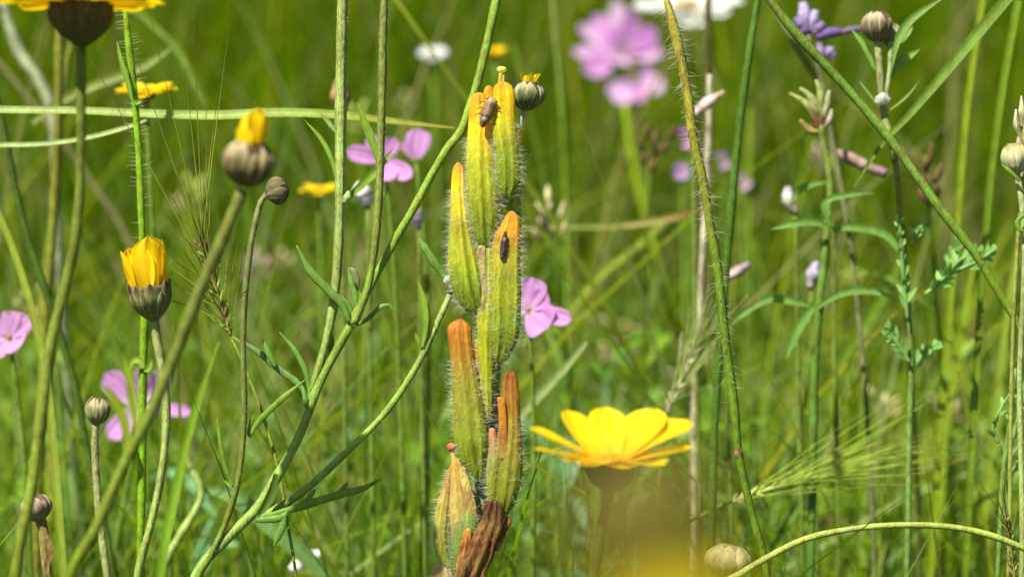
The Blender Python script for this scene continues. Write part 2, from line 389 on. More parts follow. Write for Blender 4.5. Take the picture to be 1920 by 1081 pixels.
def petal(parent, Rr, z0, phi, el, L, W, col=YEL, curve=0.0, base=.35, notch=0.0, mat=None, cup=.22, tipw=.75, collar=None, roll=0.0):
    """a petal in the head's own frame; el = angle above the head's plane at its base"""
    k, m = 14, 13; vp = random.uniform(0, 6); g = np.zeros((k, m, 3)); c = np.zeros((k, m, 3)); e = np.array([math.cos(phi), math.sin(phi), 0]); s = np.array([-math.sin(phi), math.cos(phi), 0])
    p = e * Rr + np.array([0, 0, z0]); cr = math.cos(roll); sr = math.sin(roll)
    for i in range(k):
        t = i / (k - 1); an = el + curve * t; dr = e * math.cos(an) + np.array([0, 0, math.sin(an)]); nr = -e * math.sin(an) + np.array([0, 0, math.cos(an)])
        if i: p = p + dr * L / (k - 1)
        ww = W * (base + (1 - base) * math.sin(min(1, t / .62) * PI / 2)) * (1 if t < .62 else math.sqrt(max(0, 1 - ((t - .62) / .40) ** 2)) * (1 - tipw) + tipw * (1 - ((t - .62) / .38) ** 3.5 * .9))
        for j in range(m):
            u = -1 + 2 * j / (m - 1)
            back = notch * L * (t ** 6) * (math.cos(u * PI * 1.5) * .5 - .5) * .5 + L * .018 * t ** 4 * math.sin(7 * u + vp)
            g[i, j] = p + (s * cr + nr * sr) * ww * u + (nr * cr - s * sr) * (cup * ww * (u * u) + .05 * ww * math.cos(3 * PI * u) + .10 * ww * math.sin(4 * t + vp) * u) + dr * back
            cc = np.array(col); cb = np.array(collar if collar is not None else col); f = max(0, 1 - t * 2.2)
            c[i, j] = (cc * (1 - f) + cb * f) * (1 - (.05 if mat is None else .13) * (j % 2) * (1 - .5 * t)) * (1 + .06 * math.sin(5 * t + 4 * u + vp))
    mb = MB(); mb.grid(g, c); return obj('petal', mb, mat or M_YEL, parent, local=True)
def disc(parent, Rr, z0, H, col=ORG, n=90):
    mb = MB()
    for i in range(n):
        rr = Rr * math.sqrt((i + .5) / n); a = i * 2.39996; hz = z0 + H * (1 - (rr / Rr) ** 2)
        p = np.array([rr * math.cos(a), rr * math.sin(a), hz]); L = Rr * .16
        tube(mb, [p - [0, 0, L], p, p + [0, 0, L]], [Rr * .07, Rr * .085, Rr * .03], np.array(col) * random.uniform(.85, 1.1), 5, 4)
    o = obj('disc', mb, M_YEL, parent, local=True); o['kind'] = 'stuff'; return o
UPV = np.array([0, 0, 1.0])
# ------------------------------------------------------------------ the hairy spike in the middle
SP_ROOT = P(905, 1090); SP_ROOT = np.array([SP_ROOT[0] - .004, SP_ROOT[1] + .01, 0.0])
spike = thing('hairy_flower_spike', 'thick hairy yellow-green flower spike with orange tips standing in the middle', 'flower spike', SP_ROOT)
def stemcol(a, b, k=2): return [a, b]
SW = [SP_ROOT, SP_ROOT * .4 + P(893, 1085, F + .002) * .6] + to_world([(893, 1070, .002), (900, 960, .003), (915, 850, .003), (922, 740, .002), (910, 640, .001), (915, 520, .001), (925, 400, .002), (932, 280, .003), (937, 215, .003)])
SR = [.0022, .0020, .0020, .0019, .0018, .0018, .0017, .0017, .0017, .0015, .0010]
mb = MB(); tube(mb, SW, SR, [(.25, .22, .08), (.26, .26, .09), (.32, .36, .14), (.36, .40, .16), (.34, .38, .10)], 14, flute=.08, nfl=7)
obj('stem', mb, M_SPIKE, spike)
hb = MB(); fuzz_on_tube(hb, SW[2:8], SR[2:8], 21000, .0017, (.82, .84, .74), 2.8e-5, .4); h = obj('hairs', hb, M_HAIR, spike); h['kind'] = 'stuff'

Y1 = (.74, .48, .010); Y2 = (.62, .47, .012); YG = (.38, .40, .014); GR = (.25, .325, .016); GD = (.22, .31, .025)
O1 = (.66, .30, .012); O2 = (.48, .19, .02); B1 = (.36, .15, .03); B2 = (.20, .085, .02); BT = (.34, .24, .06)
def bract(outline, off, cols, ridges=(), hair=0, hair_t=(0.15, 1.0), hl=(.0007, .0017), thick=.62, ends=(.035, .06), mat=None, name='bract', wr=.03, groove=None, hcol=(.86, .88, .70)):
    """outline rows (y, left x, right x) in photo pixels; off = metres toward the viewer along the length"""
    y = np.array([q[0] for q in outline], float); xl = np.array([q[1] for q in outline], float); xr = np.array([q[2] for q in outline], float)
    k, m = 46, 44; t = 0.5 - 0.5 * np.cos(np.linspace(0, PI, k)); yy = y[0] + (y[-1] - y[0]) * t
    def cub(v):
        pts = np.stack([y, v, np.zeros_like(y)], 1); q = smooth(pts, 240); return np.interp(yy, q[:, 0], q[:, 1])
    L, Rr = cub(xl), cub(xr); cx = (L + Rr) / 2; w = np.abs(Rr - L) / 2
    e0 = np.sqrt(np.clip(1 - ((ends[0] - np.minimum(t, ends[0])) / ends[0]) ** 2, 0, 1)); e1 = np.sqrt(np.clip(1 - ((np.maximum(t, 1 - ends[1]) - 1 + ends[1]) / ends[1]) ** 2, 0, 1))
    w = np.maximum(1.06 * w * e0 * e1, .25); o = interp(off, 101); o = np.interp(t, np.linspace(0, 1, 101), o)
    c = interp(cols, 101); c = np.stack([np.interp(t, np.linspace(0, 1, 101), c[:, q]) for q in range(3)], 1)
    a = np.linspace(0, 2 * PI, m, endpoint=False); g = np.zeros((k, m, 3)); cc = np.zeros((k, m, 3)); ph = rng.uniform(0, 6, 4)
    for i in range(k):
        for j in range(m):
            u = math.cos(a[j]); v = math.sin(a[j])
            dep = thick * (max(v, 0) ** .8 if v > 0 else -.6 * abs(v)); col = c[i].copy()
            if v > 0:
                for (ru, amp, wd) in ridges:
                    rr = ru(t[i]) if callable(ru) else ru
                    bmp = math.exp(-((u - rr) / (wd * .75)) ** 2); dep += .6 * amp * bmp
                    if amp > 0: col = col * (1 + .22 * bmp) + np.array([.03, .03, .0]) * bmp
                    else: col = col * (1 - .12 * bmp)
            wb = 1 + wr * math.sin(9 * t[i] + ph[0] + 2 * u) + wr * .6 * math.sin(23 * t[i] + ph[1] - 3 * u)
            px = cx[i] + w[i] * u * (1 + (wb - 1) * .5)
            mott = 1 + .09 * math.cos(27 * u + 2 * math.sin(3 * t[i] + ph[0])) + .05 * math.sin(31 * t[i] + 5 * u + ph[2]) * math.sin(13 * u + ph[3] + 9 * t[i]) + rng.normal(0, .035)
            g[i, j] = P(px, yy[i], F) - FWD * (o[i] + w[i] * PX * (dep + rng.normal(0, .012)) * wb); cc[i, j] = col * mott
    mb = MB(); mb.grid(g, cc, True, True, True); b = obj(name, mb, mat or M_SPIKE, spike)
    if hair:
        hair = int(hair * .85)
        ctr = g.mean(1, keepdims=True); n = hair; ti = rng.uniform(hair_t[0], hair_t[1], n); i = np.clip((np.interp(ti, t, np.arange(k))).astype(int), 0, k - 1)
        aa = np.where(rng.random(n) < .5, rng.uniform(0, PI, n), np.where(rng.random(n) < .5, rng.normal(0, .35, n), rng.normal(PI, .35, n))) % (2 * PI)
        j = (aa / (2 * PI) * m).astype(int) % m; b0 = g[i, j]; nr = unit(b0 - ctr[i, 0])
        nx = g[np.minimum(i + 1, k - 1), j]; f = rng.random((n, 1)); b0 = b0 * (1 - f) + nx * f
        dr = nr + rng.normal(0, .28, (n, 3)) + UP * rng.uniform(-.35, .25, (n, 1))
        hb = MB(); hairs(hb, b0, dr, rng.uniform(hl[0] * .6, hl[1], n) * rng.choice([.7, 1, 1.25], n), 2.3e-5, hcol, .5, 4); h = obj('hairs', hb, M_HAIR, b); h['kind'] = 'stuff'
    return b
m3 = 1e-3
# behind: inner lobes and the right flank
bract([(234, 968, 977), (245, 962, 981), (265, 958, 979), (300, 955, 975), (360, 950, 976), (430, 940, 975), (500, 930, 960)], [.2 * m3, 0, 0, 0], [Y1, Y2, YG, GR, GR], [(.2, .2, .3)], 700, (.2, 1), (.0010, .0022))
bract([(248, 922, 938), (290, 918, 940), (350, 915, 940), (420, 915, 935)], [1.4 * m3, 1.2 * m3, .5 * m3], [Y1, Y1, YG, GR], [(.2, .2, .25)])
bract([(161, 912, 921), (170, 908, 925), (190, 905, 928), (225, 904, 930), (270, 906, 928)], [.8 * m3, .6 * m3], [O1, Y1, Y1, YG], [(-.2, .25, .3)])
# inner husk strips seen between the lower bracts
bract([(470, 890, 905), (520, 889, 908), (570, 893, 910), (620, 895, 912)], [1.8 * m3, 2.2 * m3], [Y2, YG, YG], [(.3, .3, .25)], 160)
bract([(460, 896, 910), (500, 898, 911), (540, 901, 912), (600, 903, 911)], [3.0 * m3, 3.2 * m3], [(.30, .22, .09), (.34, .27, .10), (.36, .35, .06)], thick=.3, mat=M_DRY)
bract([(465, 907, 925), (540, 907, 927), (620, 896, 927), (700, 900, 924), (790, 906, 922)], [2.3 * m3, 2.6 * m3, 2.0 * m3], [YG, YG, YG, (.36, .40, .06)], [(.1, .25, .25)], 420)
bract([(300, 884, 968), (400, 890, 968), (500, 898, 962), (600, 900, 958), (680, 904, 940), (740, 908, 934)], [.0, .3 * m3, .2 * m3], [YG, GR, YG, GR, (.3, .36, .06)], [(-.3, .3, .2), (.3, .3, .2)], 500, (.1, 1), thick=.35)
# top pair
bract([(174, 888, 908), (190, 883, 913), (233, 879, 922), (278, 877, 926), (322, 876, 930), (366, 877, 934), (400, 880, 936), (437, 886, 932), (463, 899, 927), (473, 908, 921)],
      [1.2 * m3, 1.6 * m3, 2.3 * m3, 2.6 * m3, 2.4 * m3, 1.6 * m3], [O1, Y1, Y1, (.5, .44, .013), YG, YG, GR, GR, GD], [(lambda t: -.05 - .15 * t, .22, .12), (lambda t: .55 - .2 * t, .12, .12), (lambda t: .22 - .1 * t, -.14, .14)], 1150, (.3, 1), thick=.6)
bract([(155, 934, 952), (168, 927, 961), (204, 925, 964), (248, 924, 967), (292, 931, 972), (322, 931, 974), (346, 931, 973), (363, 935, 966), (379, 944, 952)],
      [2.6 * m3, 3.0 * m3, 3.4 * m3, 3.4 * m3, 2.4 * m3], [O1, Y1, Y2, (.44, .42, .013), YG, GR, GR, GR, GD], [(lambda t: -.5 + .3 * t, .14, .14), (.45, .12, .16), (0.05, -.10, .2)], 560, (.35, 1), thick=.55)
# left one, orange tip
bract([(304, 855, 863), (316, 850, 869), (366, 846, 872), (420, 845, 880), (460, 843, 889), (500, 843, 899), (533, 846, 905), (560, 857, 908), (583, 874, 909), (596, 892, 906)],
      [.8 * m3, 1.2 * m3, 1.8 * m3, 2.2 * m3, 2.2 * m3, 1.4 * m3], [O1, Y1, Y2, (.44, .40, .013), YG, YG, GR, GR, GD], [(lambda t: .15 - .15 * t, .3, .14), (lambda t: .65, .18, .12), (lambda t: .42, -.25, .16)], 1100, (.18, 1), thick=.6)
bract([(338, 866, 874), (352, 864, 878), (400, 866, 884), (450, 868, 888)], [.6 * m3, 1.2 * m3], [O1, O2, (.4, .25, .03), YG], thick=.5)
# right one, orange tip, with the dark hole
bract([(396, 953, 966), (408, 947, 971), (425, 938, 974), (445, 928, 975), (493, 923, 975), (560, 921, 975), (626, 920, 972), (652, 922, 963), (676, 924, 949), (687, 929, 940)],
      [2.6 * m3, 3.0 * m3, 3.2 * m3, 3.0 * m3, 2.6 * m3, 1.8 * m3], [O2, O1, (.46, .33, .02), (.37, .34, .025), (.34, .35, .02), YG, GR, GR, GR, GD], [(lambda t: -.35 - .1 * t, .24, .10), (lambda t: .7, .16, .12), (lambda t: -.02, -.10, .2)], 1250, (.12, 1), thick=.55)
# lower left, orange
bract([(597, 854, 872), (613, 841, 882), (643, 843, 885), (676, 847, 889), (718, 850, 898), (777, 850, 908), (824, 853, 914), (855, 863, 912), (884, 882, 908), (900, 893, 900)],
      [1.4 * m3, 2.0 * m3, 2.6 * m3, 2.8 * m3, 2.4 * m3], [(.42, .15, .02), (.44, .18, .02), (.36, .24, .02), (.29, .28, .025), (.28, .30, .025), (.25, .31, .022), GR, GD], [(lambda t: -.1, .22, .09), (lambda t: .6, .14, .12), (lambda t: .25, -.12, .2)], 560, (.25, 1), (.0008, .0018), thick=.55)
bract([(634, 892, 904), (650, 890, 906), (700, 889, 908), (760, 897, 911), (820, 904, 912)], [1.0 * m3, 1.6 * m3, 1.8 * m3], [O2, B1, B1, (.4, .25, .04)], [(.0, -.3, .3)], thick=.5)
# lower right, brown
bract([(693, 950, 966), (711, 944, 970), (738, 941, 973), (777, 940, 975), (816, 934, 977), (863, 920, 978), (909, 913, 973), (945, 916, 962), (972, 927, 944), (986, 932, 938)],
      [1.6 * m3, 2.0 * m3, 2.4 * m3, 2.4 * m3, 1.8 * m3], [(.30, .11, .02), (.32, .13, .02), (.30, .17, .02), (.27, .20, .025), (.25, .24, .025), (.24, .27, .022), (.22, .27, .02), GD], [(lambda t: .1, .2, .12), (lambda t: .6, .16, .1), (lambda t: -.35, -.3, .2)], 420, (.3, 1), (.0008, .0018), thick=.5)
bract([(742, 931, 943), (752, 933, 947), (790, 936, 950), (860, 936, 952)], [2.9 * m3, 3.3 * m3, 3.4 * m3], [O2, O2, B1, BT], thick=.5)
bract([(800, 917, 928), (840, 915, 936), (890, 912, 938), (930, 914, 930)], [2.6 * m3, 2.7 * m3, 2.2 * m3], [(.5, .22, .1), (.32, .3, .1), GR], [(.1, .2, .2)], 200)
# bottom left pod with the red stigma
bract([(868, 845, 851), (890, 837, 849), (913, 830, 847), (952, 818, 844), (991, 814, 842), (1022, 816, 844), (1050, 826, 848), (1068, 838, 852)], [1.2 * m3, 1.8 * m3, 2.2 * m3, 1.6 * m3], [(.36, .17, .04), (.42, .26, .06), (.40, .33, .06), (.36, .36, .05), (.33, .36, .03), (.3, .34, .05)], [(.75, -.3, .15), (-.2, .22, .12)], 520, (.05, 1), (.0007, .0015), thick=.8)
bract([(852, 847, 854), (870, 847, 866), (900, 846, 877), (940, 845, 889), (975, 846, 890), (1010, 850, 882), (1040, 856, 872)], [1.6 * m3, 2.2 * m3, 2.6 * m3, 2.0 * m3], [(.5, .30, .05), (.50, .34, .07), (.46, .34, .09), (.42, .34, .10), (.34, .32, .08)], [(.35, -.25, .1), (-.5, .15, .12)], 160, (.3, 1), (.0006, .0012), thick=.35)
bract([(950, 872, 884), (980, 858, 895), (1020, 848, 893), (1060, 845, 882), (1090, 856, 878)], [2.6 * m3, 3.0 * m3, 2.6 * m3], [(.2, .25, .04), (.15, .22, .035), (.2, .26, .05)], [(0, .12, .2)], 300, (0, 1), (.0007, .0015), thick=.6, hcol=(.8, .84, .72))
bract([(872, 863, 872), (900, 862, 880), (940, 870, 892), (975, 876, 896)], [2.2 * m3, 2.6 * m3], [(.5, .4, .1), (.3, .2, .06), BT], thick=.45, mat=M_DRY)
# dry brown one at the bottom
bract([(932, 918, 936), (944, 911, 942), (971, 902, 940), (1010, 880, 932), (1041, 868, 925), (1080, 853, 913), (1130, 850, 905)], [4.0 * m3, 4.4 * m3, 4.2 * m3], [(.07, .035, .014), (.11, .05, .018), (.14, .065, .02), (.17, .085, .025), (.17, .09, .03), BT], [(-.5, .3, .1), (-.1, -.3, .12), (.2, .3, .1), (.55, -.3, .12)], thick=.45, mat=M_DRY, wr=.22, ends=(.03, .1))
bract([(966, 949, 957), (978, 944, 958), (1000, 933, 948), (1030, 925, 938)], [2.4 * m3, 2.4 * m3], [B2, B1, BT], thick=.6, mat=M_DRY, wr=.08)
bract([(1040, 826, 840), (1070, 812, 852), (1110, 820, 868), (1170, 850, 880)], [1.2 * m3, 1.6 * m3], [(.5, .38, .16), (.4, .3, .08), BT], [(.2, .25, .2)], 160, thick=.5)
bract([(985, 872, 884), (1010, 866, 884), (1050, 858, 878), (1090, 850, 868)], [4.6 * m3, 4.4 * m3], [B1, (.36, .18, .04), BT], [(0, .3, .3)], thick=.4, mat=M_DRY, wr=.08)
# styles and stigmas
mb = MB(); tube(mb, to_world([(935, 175, -.001), (938, 155, -.001), (940, 138, -.001)]), R(np.array([5, 4.6, 4.6])), (.55, .52, .03), 8); st = obj('style', mb, M_SPIKE, spike)
mb = MB(); c0 = P(940.5, 131, F - .001); tube(mb, [c0 - UP * R(6), c0 - UP * R(2), c0 + UP * R(3), c0 + UP * R(5.5)], R(np.array([4, 8.5, 9, 6])), (.78, .74, .22), 14, 8, flat=1.0); obj('stigma', mb, M_SPIKE, st)
mb = MB(); tube(mb, to_world([(943, 165, -.0012), (944, 150, -.0012), (944.5, 141, -.0012)]), R(np.array([3, 2.8, 2])), (.62, .42, .25), 6); obj('stamen', mb, M_SPIKE, spike)
mb = MB(); tube(mb, to_world([(852, 872, -.0014), (850, 855, -.0012), (847, 846, -.001)]), R(np.array([5, 4, 4])), (.6, .4, .06), 8); st = obj('style', mb, M_SPIKE, spike)
mb = MB(); c0 = P(846, 838, F - .001); tube(mb, [c0 - UP * R(8.5), c0 - UP * R(6), c0, c0 + UP * R(6), c0 + UP * R(8.5)], R(np.array([1.5, 7, 8.8, 7, 1.5])), (.55, .10, .06), 12, 12); obj('stigma', mb, M_DRY, st)

# ------------------------------------------------------------------ insects
def insect(name, label, a, b, wpx, off, shell, wingc, darkc, legs=True):
    ha = P(*a, F) - FWD * off; hb_ = P(*b, F) - FWD * off                     # a = head end, b = tail end
    ax = unit(hb_ - ha); L = np.linalg.norm(hb_ - ha); sd = unit(np.cross(ax, FWD)); W = R(wpx); nr = -FWD
    t = thing(name, label, 'insect', (ha + hb_) / 2)
    mb = MB(); tube(mb, [ha + ax * L * q for q in (.08, .2, .45, .75, 1)], W * np.array([.55, .8, .85, .6, .1]), darkc, 12, 14, flat=.7); obj('body', mb, M_BUG, t)
    mb = MB(); tube(mb, [ha + ax * L * q for q in (-.02, .04, .12, .2)], W * np.array([.25, .65, .8, .75]), shell, 12, 8, flat=.6); hd = obj('head', mb, M_BUG, t)
    for s in (-1, 1):
        mb = MB(); e = ha + ax * L * .07 + sd * s * W * .68 + nr * W * .2; tube(mb, [e - ax * W * .16, e, e + ax * W * .16], W * np.array([.06, .18, .06]), (.05, .03, .02), 8, 6); obj('eye', mb, M_BUG, hd)
        mb = MB(); g = np.zeros((10, 6, 3)); c = np.zeros((10, 6, 3))
        for i in range(10):
            q = i / 9
            for j in range(6):
                u = j / 5; wd = W * 1.0 * math.sin(PI * (.25 + .72 * q)) ** .7
                g[i, j] = ha + ax * L * (.17 + .86 * q) + sd * s * wd * u + nr * W * (.72 * math.cos(u * 1.5) + .03 + .02 * s)
                c[i, j] = np.array(wingc) * (.7 + .5 * ((i * 7 + j * 3) % 5) / 5) if (u > .75 or q < .45) else np.array(darkc) * (1.3 if (i + j) % 5 else 3)
                if .62 < q < .75 and u < .6: c[i, j] = (.30, .23, .16)
        mb.grid(g, c); obj('wing', mb, M_BUG, t)
        for lo, q in ((0, .25), (1, .42), (2, .6)):
            mb = MB(); p0 = ha + ax * L * q + sd * s * W * .7; p1 = p0 + sd * s * W * .65 + ax * W * (.2 * lo - .1) + nr * W * .1; p2 = p1 + sd * s * W * .15 + ax * W * .5 - nr * W * .5
            tube(mb, [p0, p1, p2], W * np.array([.09, .07, .05]), (.10, .06, .03), 5, 8); obj('leg', mb, M_BUG, t)
    return t
insect('brown_leafhopper', 'small brown leafhopper with folded wings clinging to the topmost yellow bract', (925, 188), (904, 240), 13, .0046, (.30, .19, .09), (.22, .125, .055), (.03, .016, .009))
insect('dark_insect', 'slim dark insect half hidden in the orange tipped bract on the right of the spike', (942, 487), (948, 436), 6.5, .0050, (.05, .03, .02), (.045, .022, .018), (.028, .014, .014))

# ------------------------------------------------------------------ branching stalk left of the spike
W, r0 = stem_pts([(365, 1085), (420, 1015), (480, 955), (520, 893), (560, 820), (600, 718), (656, 612)], F)
bp = thing('branching_plant', 'pale branching stalk with narrow leaves rising from lower left to top centre', 'plant', r0)
mb = MB(); tube(mb, W, R(np.array([12, 12, 12, 11.5, 10.5, 9.5, 9, 8.5, 8])), [(.24, .30, .10), (.30, .37, .16), (.30, .38, .14), (.20, .28, .06)], 12, flute=.05, nfl=7); obj('stem', mb, M_STEM, bp)
def branch(pts, r, col, d=F, fuzz=None, flute=.06, top=True, par=None, name='branch'):
    Wd = to_world(pts, d); mb = MB(); rr = list(R(interp(r, len(pts)), d))
    if top: Wd.append(Wd[-1] + (Wd[-1] - Wd[-2]) * .5); rr.append(rr[-1] * .5)
    tube(mb, Wd, rr, col, 12, flute=flute, nfl=6); o = obj(name, mb, M_STEM, par or bp)
    if fuzz: hb = MB(); fuzz_on_tube(hb, Wd, rr, *fuzz); h = obj('hairs', hb, M_HAIR, o); h['kind'] = 'stuff'
    return Wd
branch([(655, 615), (676, 570), (702, 522), (740, 452), (780, 383), (815, 318), (838, 280), (865, 245), (884, 195), (902, 130), (918, 60), (932, -5)], [7.5, 7, 7, 7.5, 8, 8, 8], [(.22, .30, .06), (.26, .34, .08), (.24, .31, .08)])
branch([(663, 608), (688, 545), (702, 470), (710, 380), (716, 200), (718, 90), (721, -10)], [6.5, 6.5, 7, 7.2, 7.2], [(.22, .28, .06), (.22, .24, .09), (.20, .19, .09)], F - .003, (9000, .0005, (.7, .68, .5)), .1)
branch([(577, 765), (588, 722), (608, 655), (625, 572), (634, 480), (638, 350), (639, 200), (641, 60), (643, -10)], [6, 7.5, 8, 9, 9.5, 9.5], [(.24, .31, .08), (.32, .39, .18), (.34, .38, .18), (.33, .34, .18)], F + .002, (11000, .00045, (.8, .8, .68)), .12)
branch([(488, 970), (560, 927), (640, 856), (725, 770), (782, 685), (802, 645), (838, 565, .002), (880, 470, .009), (930, 355, .011), (966, 268, .010), (985, 203, .008)], [7, 6.5, 6.2, 6, 6, 5.6, 5.5, 5.5, 5.5, 6.5, 6.5], [(.28, .36, .12), (.28, .36, .11), (.28, .36, .12), (.42, .44, .34), (.50, .50, .44)], F, (6000, .0006, (.8, .8, .7)), top=False)
hb_ = head(bp, P(985, 206, F + .008), UP + RIGHT * .12 - FWD * .1, R(31), R(54), True, 9, (.09, .11, .03), (.40, .38, .19), (.42, .33, .2))
for i in range(9):
    petal(hb_, R(9), R(46), i * .7, 1.35 - .15 * (i % 3), R(20 + 5 * (i % 3)), R(6.5), YEL)
GL = [(.16, .29, .06), (.19, .34, .09), (.21, .36, .10)]
LB = [(.20, .33, .06), (.24, .36, .05)]
leaf(bp, [(655, 604), (642, 572), (612, 540), (578, 503), (556, 460)], 8.5, GL, F - .001, fleshy=True)
leaf(bp, [(662, 600), (655, 575), (630, 548)], 5, GL, F + .001, fleshy=True)
leaf(bp, [(668, 592), (667, 562), (658, 525), (653, 505)], 6, GL, F, fleshy=True)
leaf(bp, [(664, 600), (674, 570), (675, 545)], 4, LB, F - .001)
leaf(bp, [(664, 612), (690, 597), (712, 576), (730, 572), (738, 582)], 4.5, GL, F - .001, fleshy=True)
leaf(bp, [(790, 650), (796, 600), (791, 555), (783, 524)], 8, LB, F - .001)
leaf(bp, [(792, 652), (806, 630), (816, 605)], 4, LB, F)
leaf(bp, [(789, 650), (783, 635), (778, 624)], 3.5, LB, F - .001)
leaf(bp, [(838, 526), (818, 497), (797, 465), (787, 447)], 8, GL, F, fleshy=True)
leaf(bp, [(497, 968), (560, 950), (630, 928), (680, 915), (716, 896)], 8, LB, F - .002, fleshy=True)
leaf(bp, [(630, 928), (644, 915), (652, 902)], 5, LB, F - .002, fleshy=True)
leaf(bp, [(570, 945), (582, 928), (592, 915)], 5.5, GL, F - .002, fleshy=True)
leaf(bp, [(480, 975), (505, 973), (530, 968), (542, 955)], 7, GL, F - .003, fleshy=True)
leaf(bp, [(534, 965), (530, 985), (522, 1004), (513, 1024)], 7, GL, F - .003, fleshy=True)
leaf(bp, [(518, 888), (512, 918), (500, 945), (484, 970)], 9, [(.08, .14, .03)], F - .002, .5)
leaf(bp, [(578, 752), (562, 722), (520, 690), (485, 660), (435, 630)], 6.5, [(.22, .34, .15)], F + .004, fleshy=True)
leaf(bp, [(517, 688), (505, 665), (493, 637)], 6, GL, F + .003, fleshy=True)
leaf(bp, [(581, 740), (574, 700), (555, 660), (524, 622)], 5.5, GL, F + .002, fleshy=True)
leaf(bp, [(574, 765), (572, 745), (568, 725)], 5, GL, F - .001, fleshy=True)
leaf(bp, [(619, 668), (622, 645), (622, 622)], 5, GL, F + .003, fleshy=True)
leaf(bp, [(629, 332), (620, 295), (602, 260), (570, 224)], 4.5, LB, F + .004)
leaf(bp, [(632, 250), (615, 228), (600, 212)], 4.5, [(.25, .38, .16)], F + .006)
leaf(bp, [(651, 373), (680, 345), (712, 312), (738, 278)], 8, LB, F + .004)
leaf(bp, [(709, 305), (698, 265), (684, 230), (670, 192)], 8, LB, F - .002)
leaf(bp, [(712, 395), (718, 365), (716, 335)], 5, GL, F + .001, fleshy=True)
leaf(bp, [(668, 545), (668, 525), (662, 508), (652, 502)], 7, [(.26, .28, .18)], F + .002, fleshy=True)
mb = MB(); tube(mb, to_world([(645, 380), (651, 370), (654, 358)], F - .001), R(np.array([5, 8, 3])), (.40, .46, .28), 8); obj('bud', mb, M_STEM, bp)
mb = MB(); tube(mb, to_world([(834, 530), (840, 524), (846, 520)], F - .001), R(np.array([4, 8, 5])), (.7, .72, .66), 8, wob=.1); obj('bud', mb, M_HAIR, bp)

# ------------------------------------------------------------------ stalk with the dark nodding bud
t, W = simple_stem('nodding_bud', 'small dark closed bud nodding on a thin curved stalk', 'bud', [(370, 1088), (396, 1040), (430, 960), (449, 885), (458, 780), (456, 650), (459, 560), (469, 470), (481, 408), (491, 376), (503, 362)], [5, 5.5, 5.5, 5.5, 5.5, 5.5, 5.2, 5.5, 5.5], [(.26, .30, .10), (.22, .30, .05), (.17, .22, .05), (.16, .17, .07), (.24, .23, .14)], F - .001, flute=.06, fuzz=(8000, .0004, (.6, .6, .5)))
head(t, P(500, 366, F - .001), RIGHT * 1 + UP * .35 - FWD * .15, R(24), R(42), True, 6, (.10, .10, .04), (.30, .25, .13), (.14, .07, .05), spin=.3)
leaf(t, [(437, 912), (424, 880), (414, 835), (407, 783)], 4.5, LB, F, fleshy=True)
leaf(t, [(437, 915), (427, 905), (418, 899)], 3.5, LB, F)
leaf(t, [(467, 818), (485, 790), (520, 755), (574, 710)], 6, LB, F, fleshy=True)
leaf(t, [(465, 815), (470, 795), (474, 778)], 4, LB, F, fleshy=True)

# ------------------------------------------------------------------ half open yellow flower, left
t, W = simple_stem('half_open_flower', 'half open yellow flower with upright petals above dark brown tipped scales', 'flower', [(258, 1088), (285, 975), (304, 880), (312, 770), (304, 690), (294, 635), (290, 600)], [6.5, 7, 7, 7, 7, 7.5, 8], [(.30, .38, .10), (.32, .38, .12), (.32, .35, .15), (.36, .36, .22)], F, flute=.1, fuzz=(9000, .0004, (.75, .75, .65)))
h1 = head(t, P(289, 601), UP - RIGHT * .12 + FWD * -.12, R(37), R(68), False, 9, (.13, .15, .04), (.35, .35, .15), (.085, .03, .015), spin=.12)
for ph, el, L, Wd, nt_ in ((-2.35, 1.74, 96, 33, .10), (-1.1, 1.64, 112, 36, .08), (-1.75, 1.60, 84, 26, .10), (-2.9, 1.40, 92, 27, .08), (-.3, 1.50, 102, 27, .05), (.6, 1.55, 92, 24, .08), (1.5, 1.5, 96, 26, .06), (2.4, 1.4, 92, 26, .08)):
    petal(h1, R(27), R(50), ph, el, R(L), R(Wd), (.88, .66, .006), -.05, .75, nt_, tipw=.9, collar=(.86, .60, .005))
# blurred half open bud nearer the lens
dN = .372
t, W = simple_stem('budding_flower', 'round blurred bud with a tuft of yellow petals on a leaning green stalk', 'bud', [(130, 1088), (180, 990), (228, 880), (275, 790), (318, 690), (375, 545), (420, 440), (456, 355)], [8.5, 9, 10, 11, 10, 11, 12, 11], [(.20, .27, .03), (.20, .26, .03), (.19, .24, .03), (.17, .19, .05), (.17, .16, .06)], dN)
h2 = head(t, P(460, 350, dN), UP + RIGHT * .14 - FWD * .1, R(47, dN), R(84, dN), True, 8, (.085, .06, .02), (.40, .33, .15), (.46, .38, .20), spin=.4)
for ph, el, L, Wd in ((-1.9, 1.55, 80, 24), (-1.1, 1.6, 88, 26), (-.3, 1.5, 84, 24), (-2.6, 1.3, 50, 22), (1.0, 1.5, 80, 24)):
    petal(h2, R(17, dN), R(64, dN), ph, el, R(L, dN), R(Wd, dN), YEL, .1, .7, .06)
leaf(t, [(236, 862), (236, 800), (205, 735), (184, 722)], 9, [(.24, .30, .02)], dN)
leaf(t, [(258, 818), (250, 760), (240, 700), (234, 672)], 8, [(.26, .32, .02)], dN)
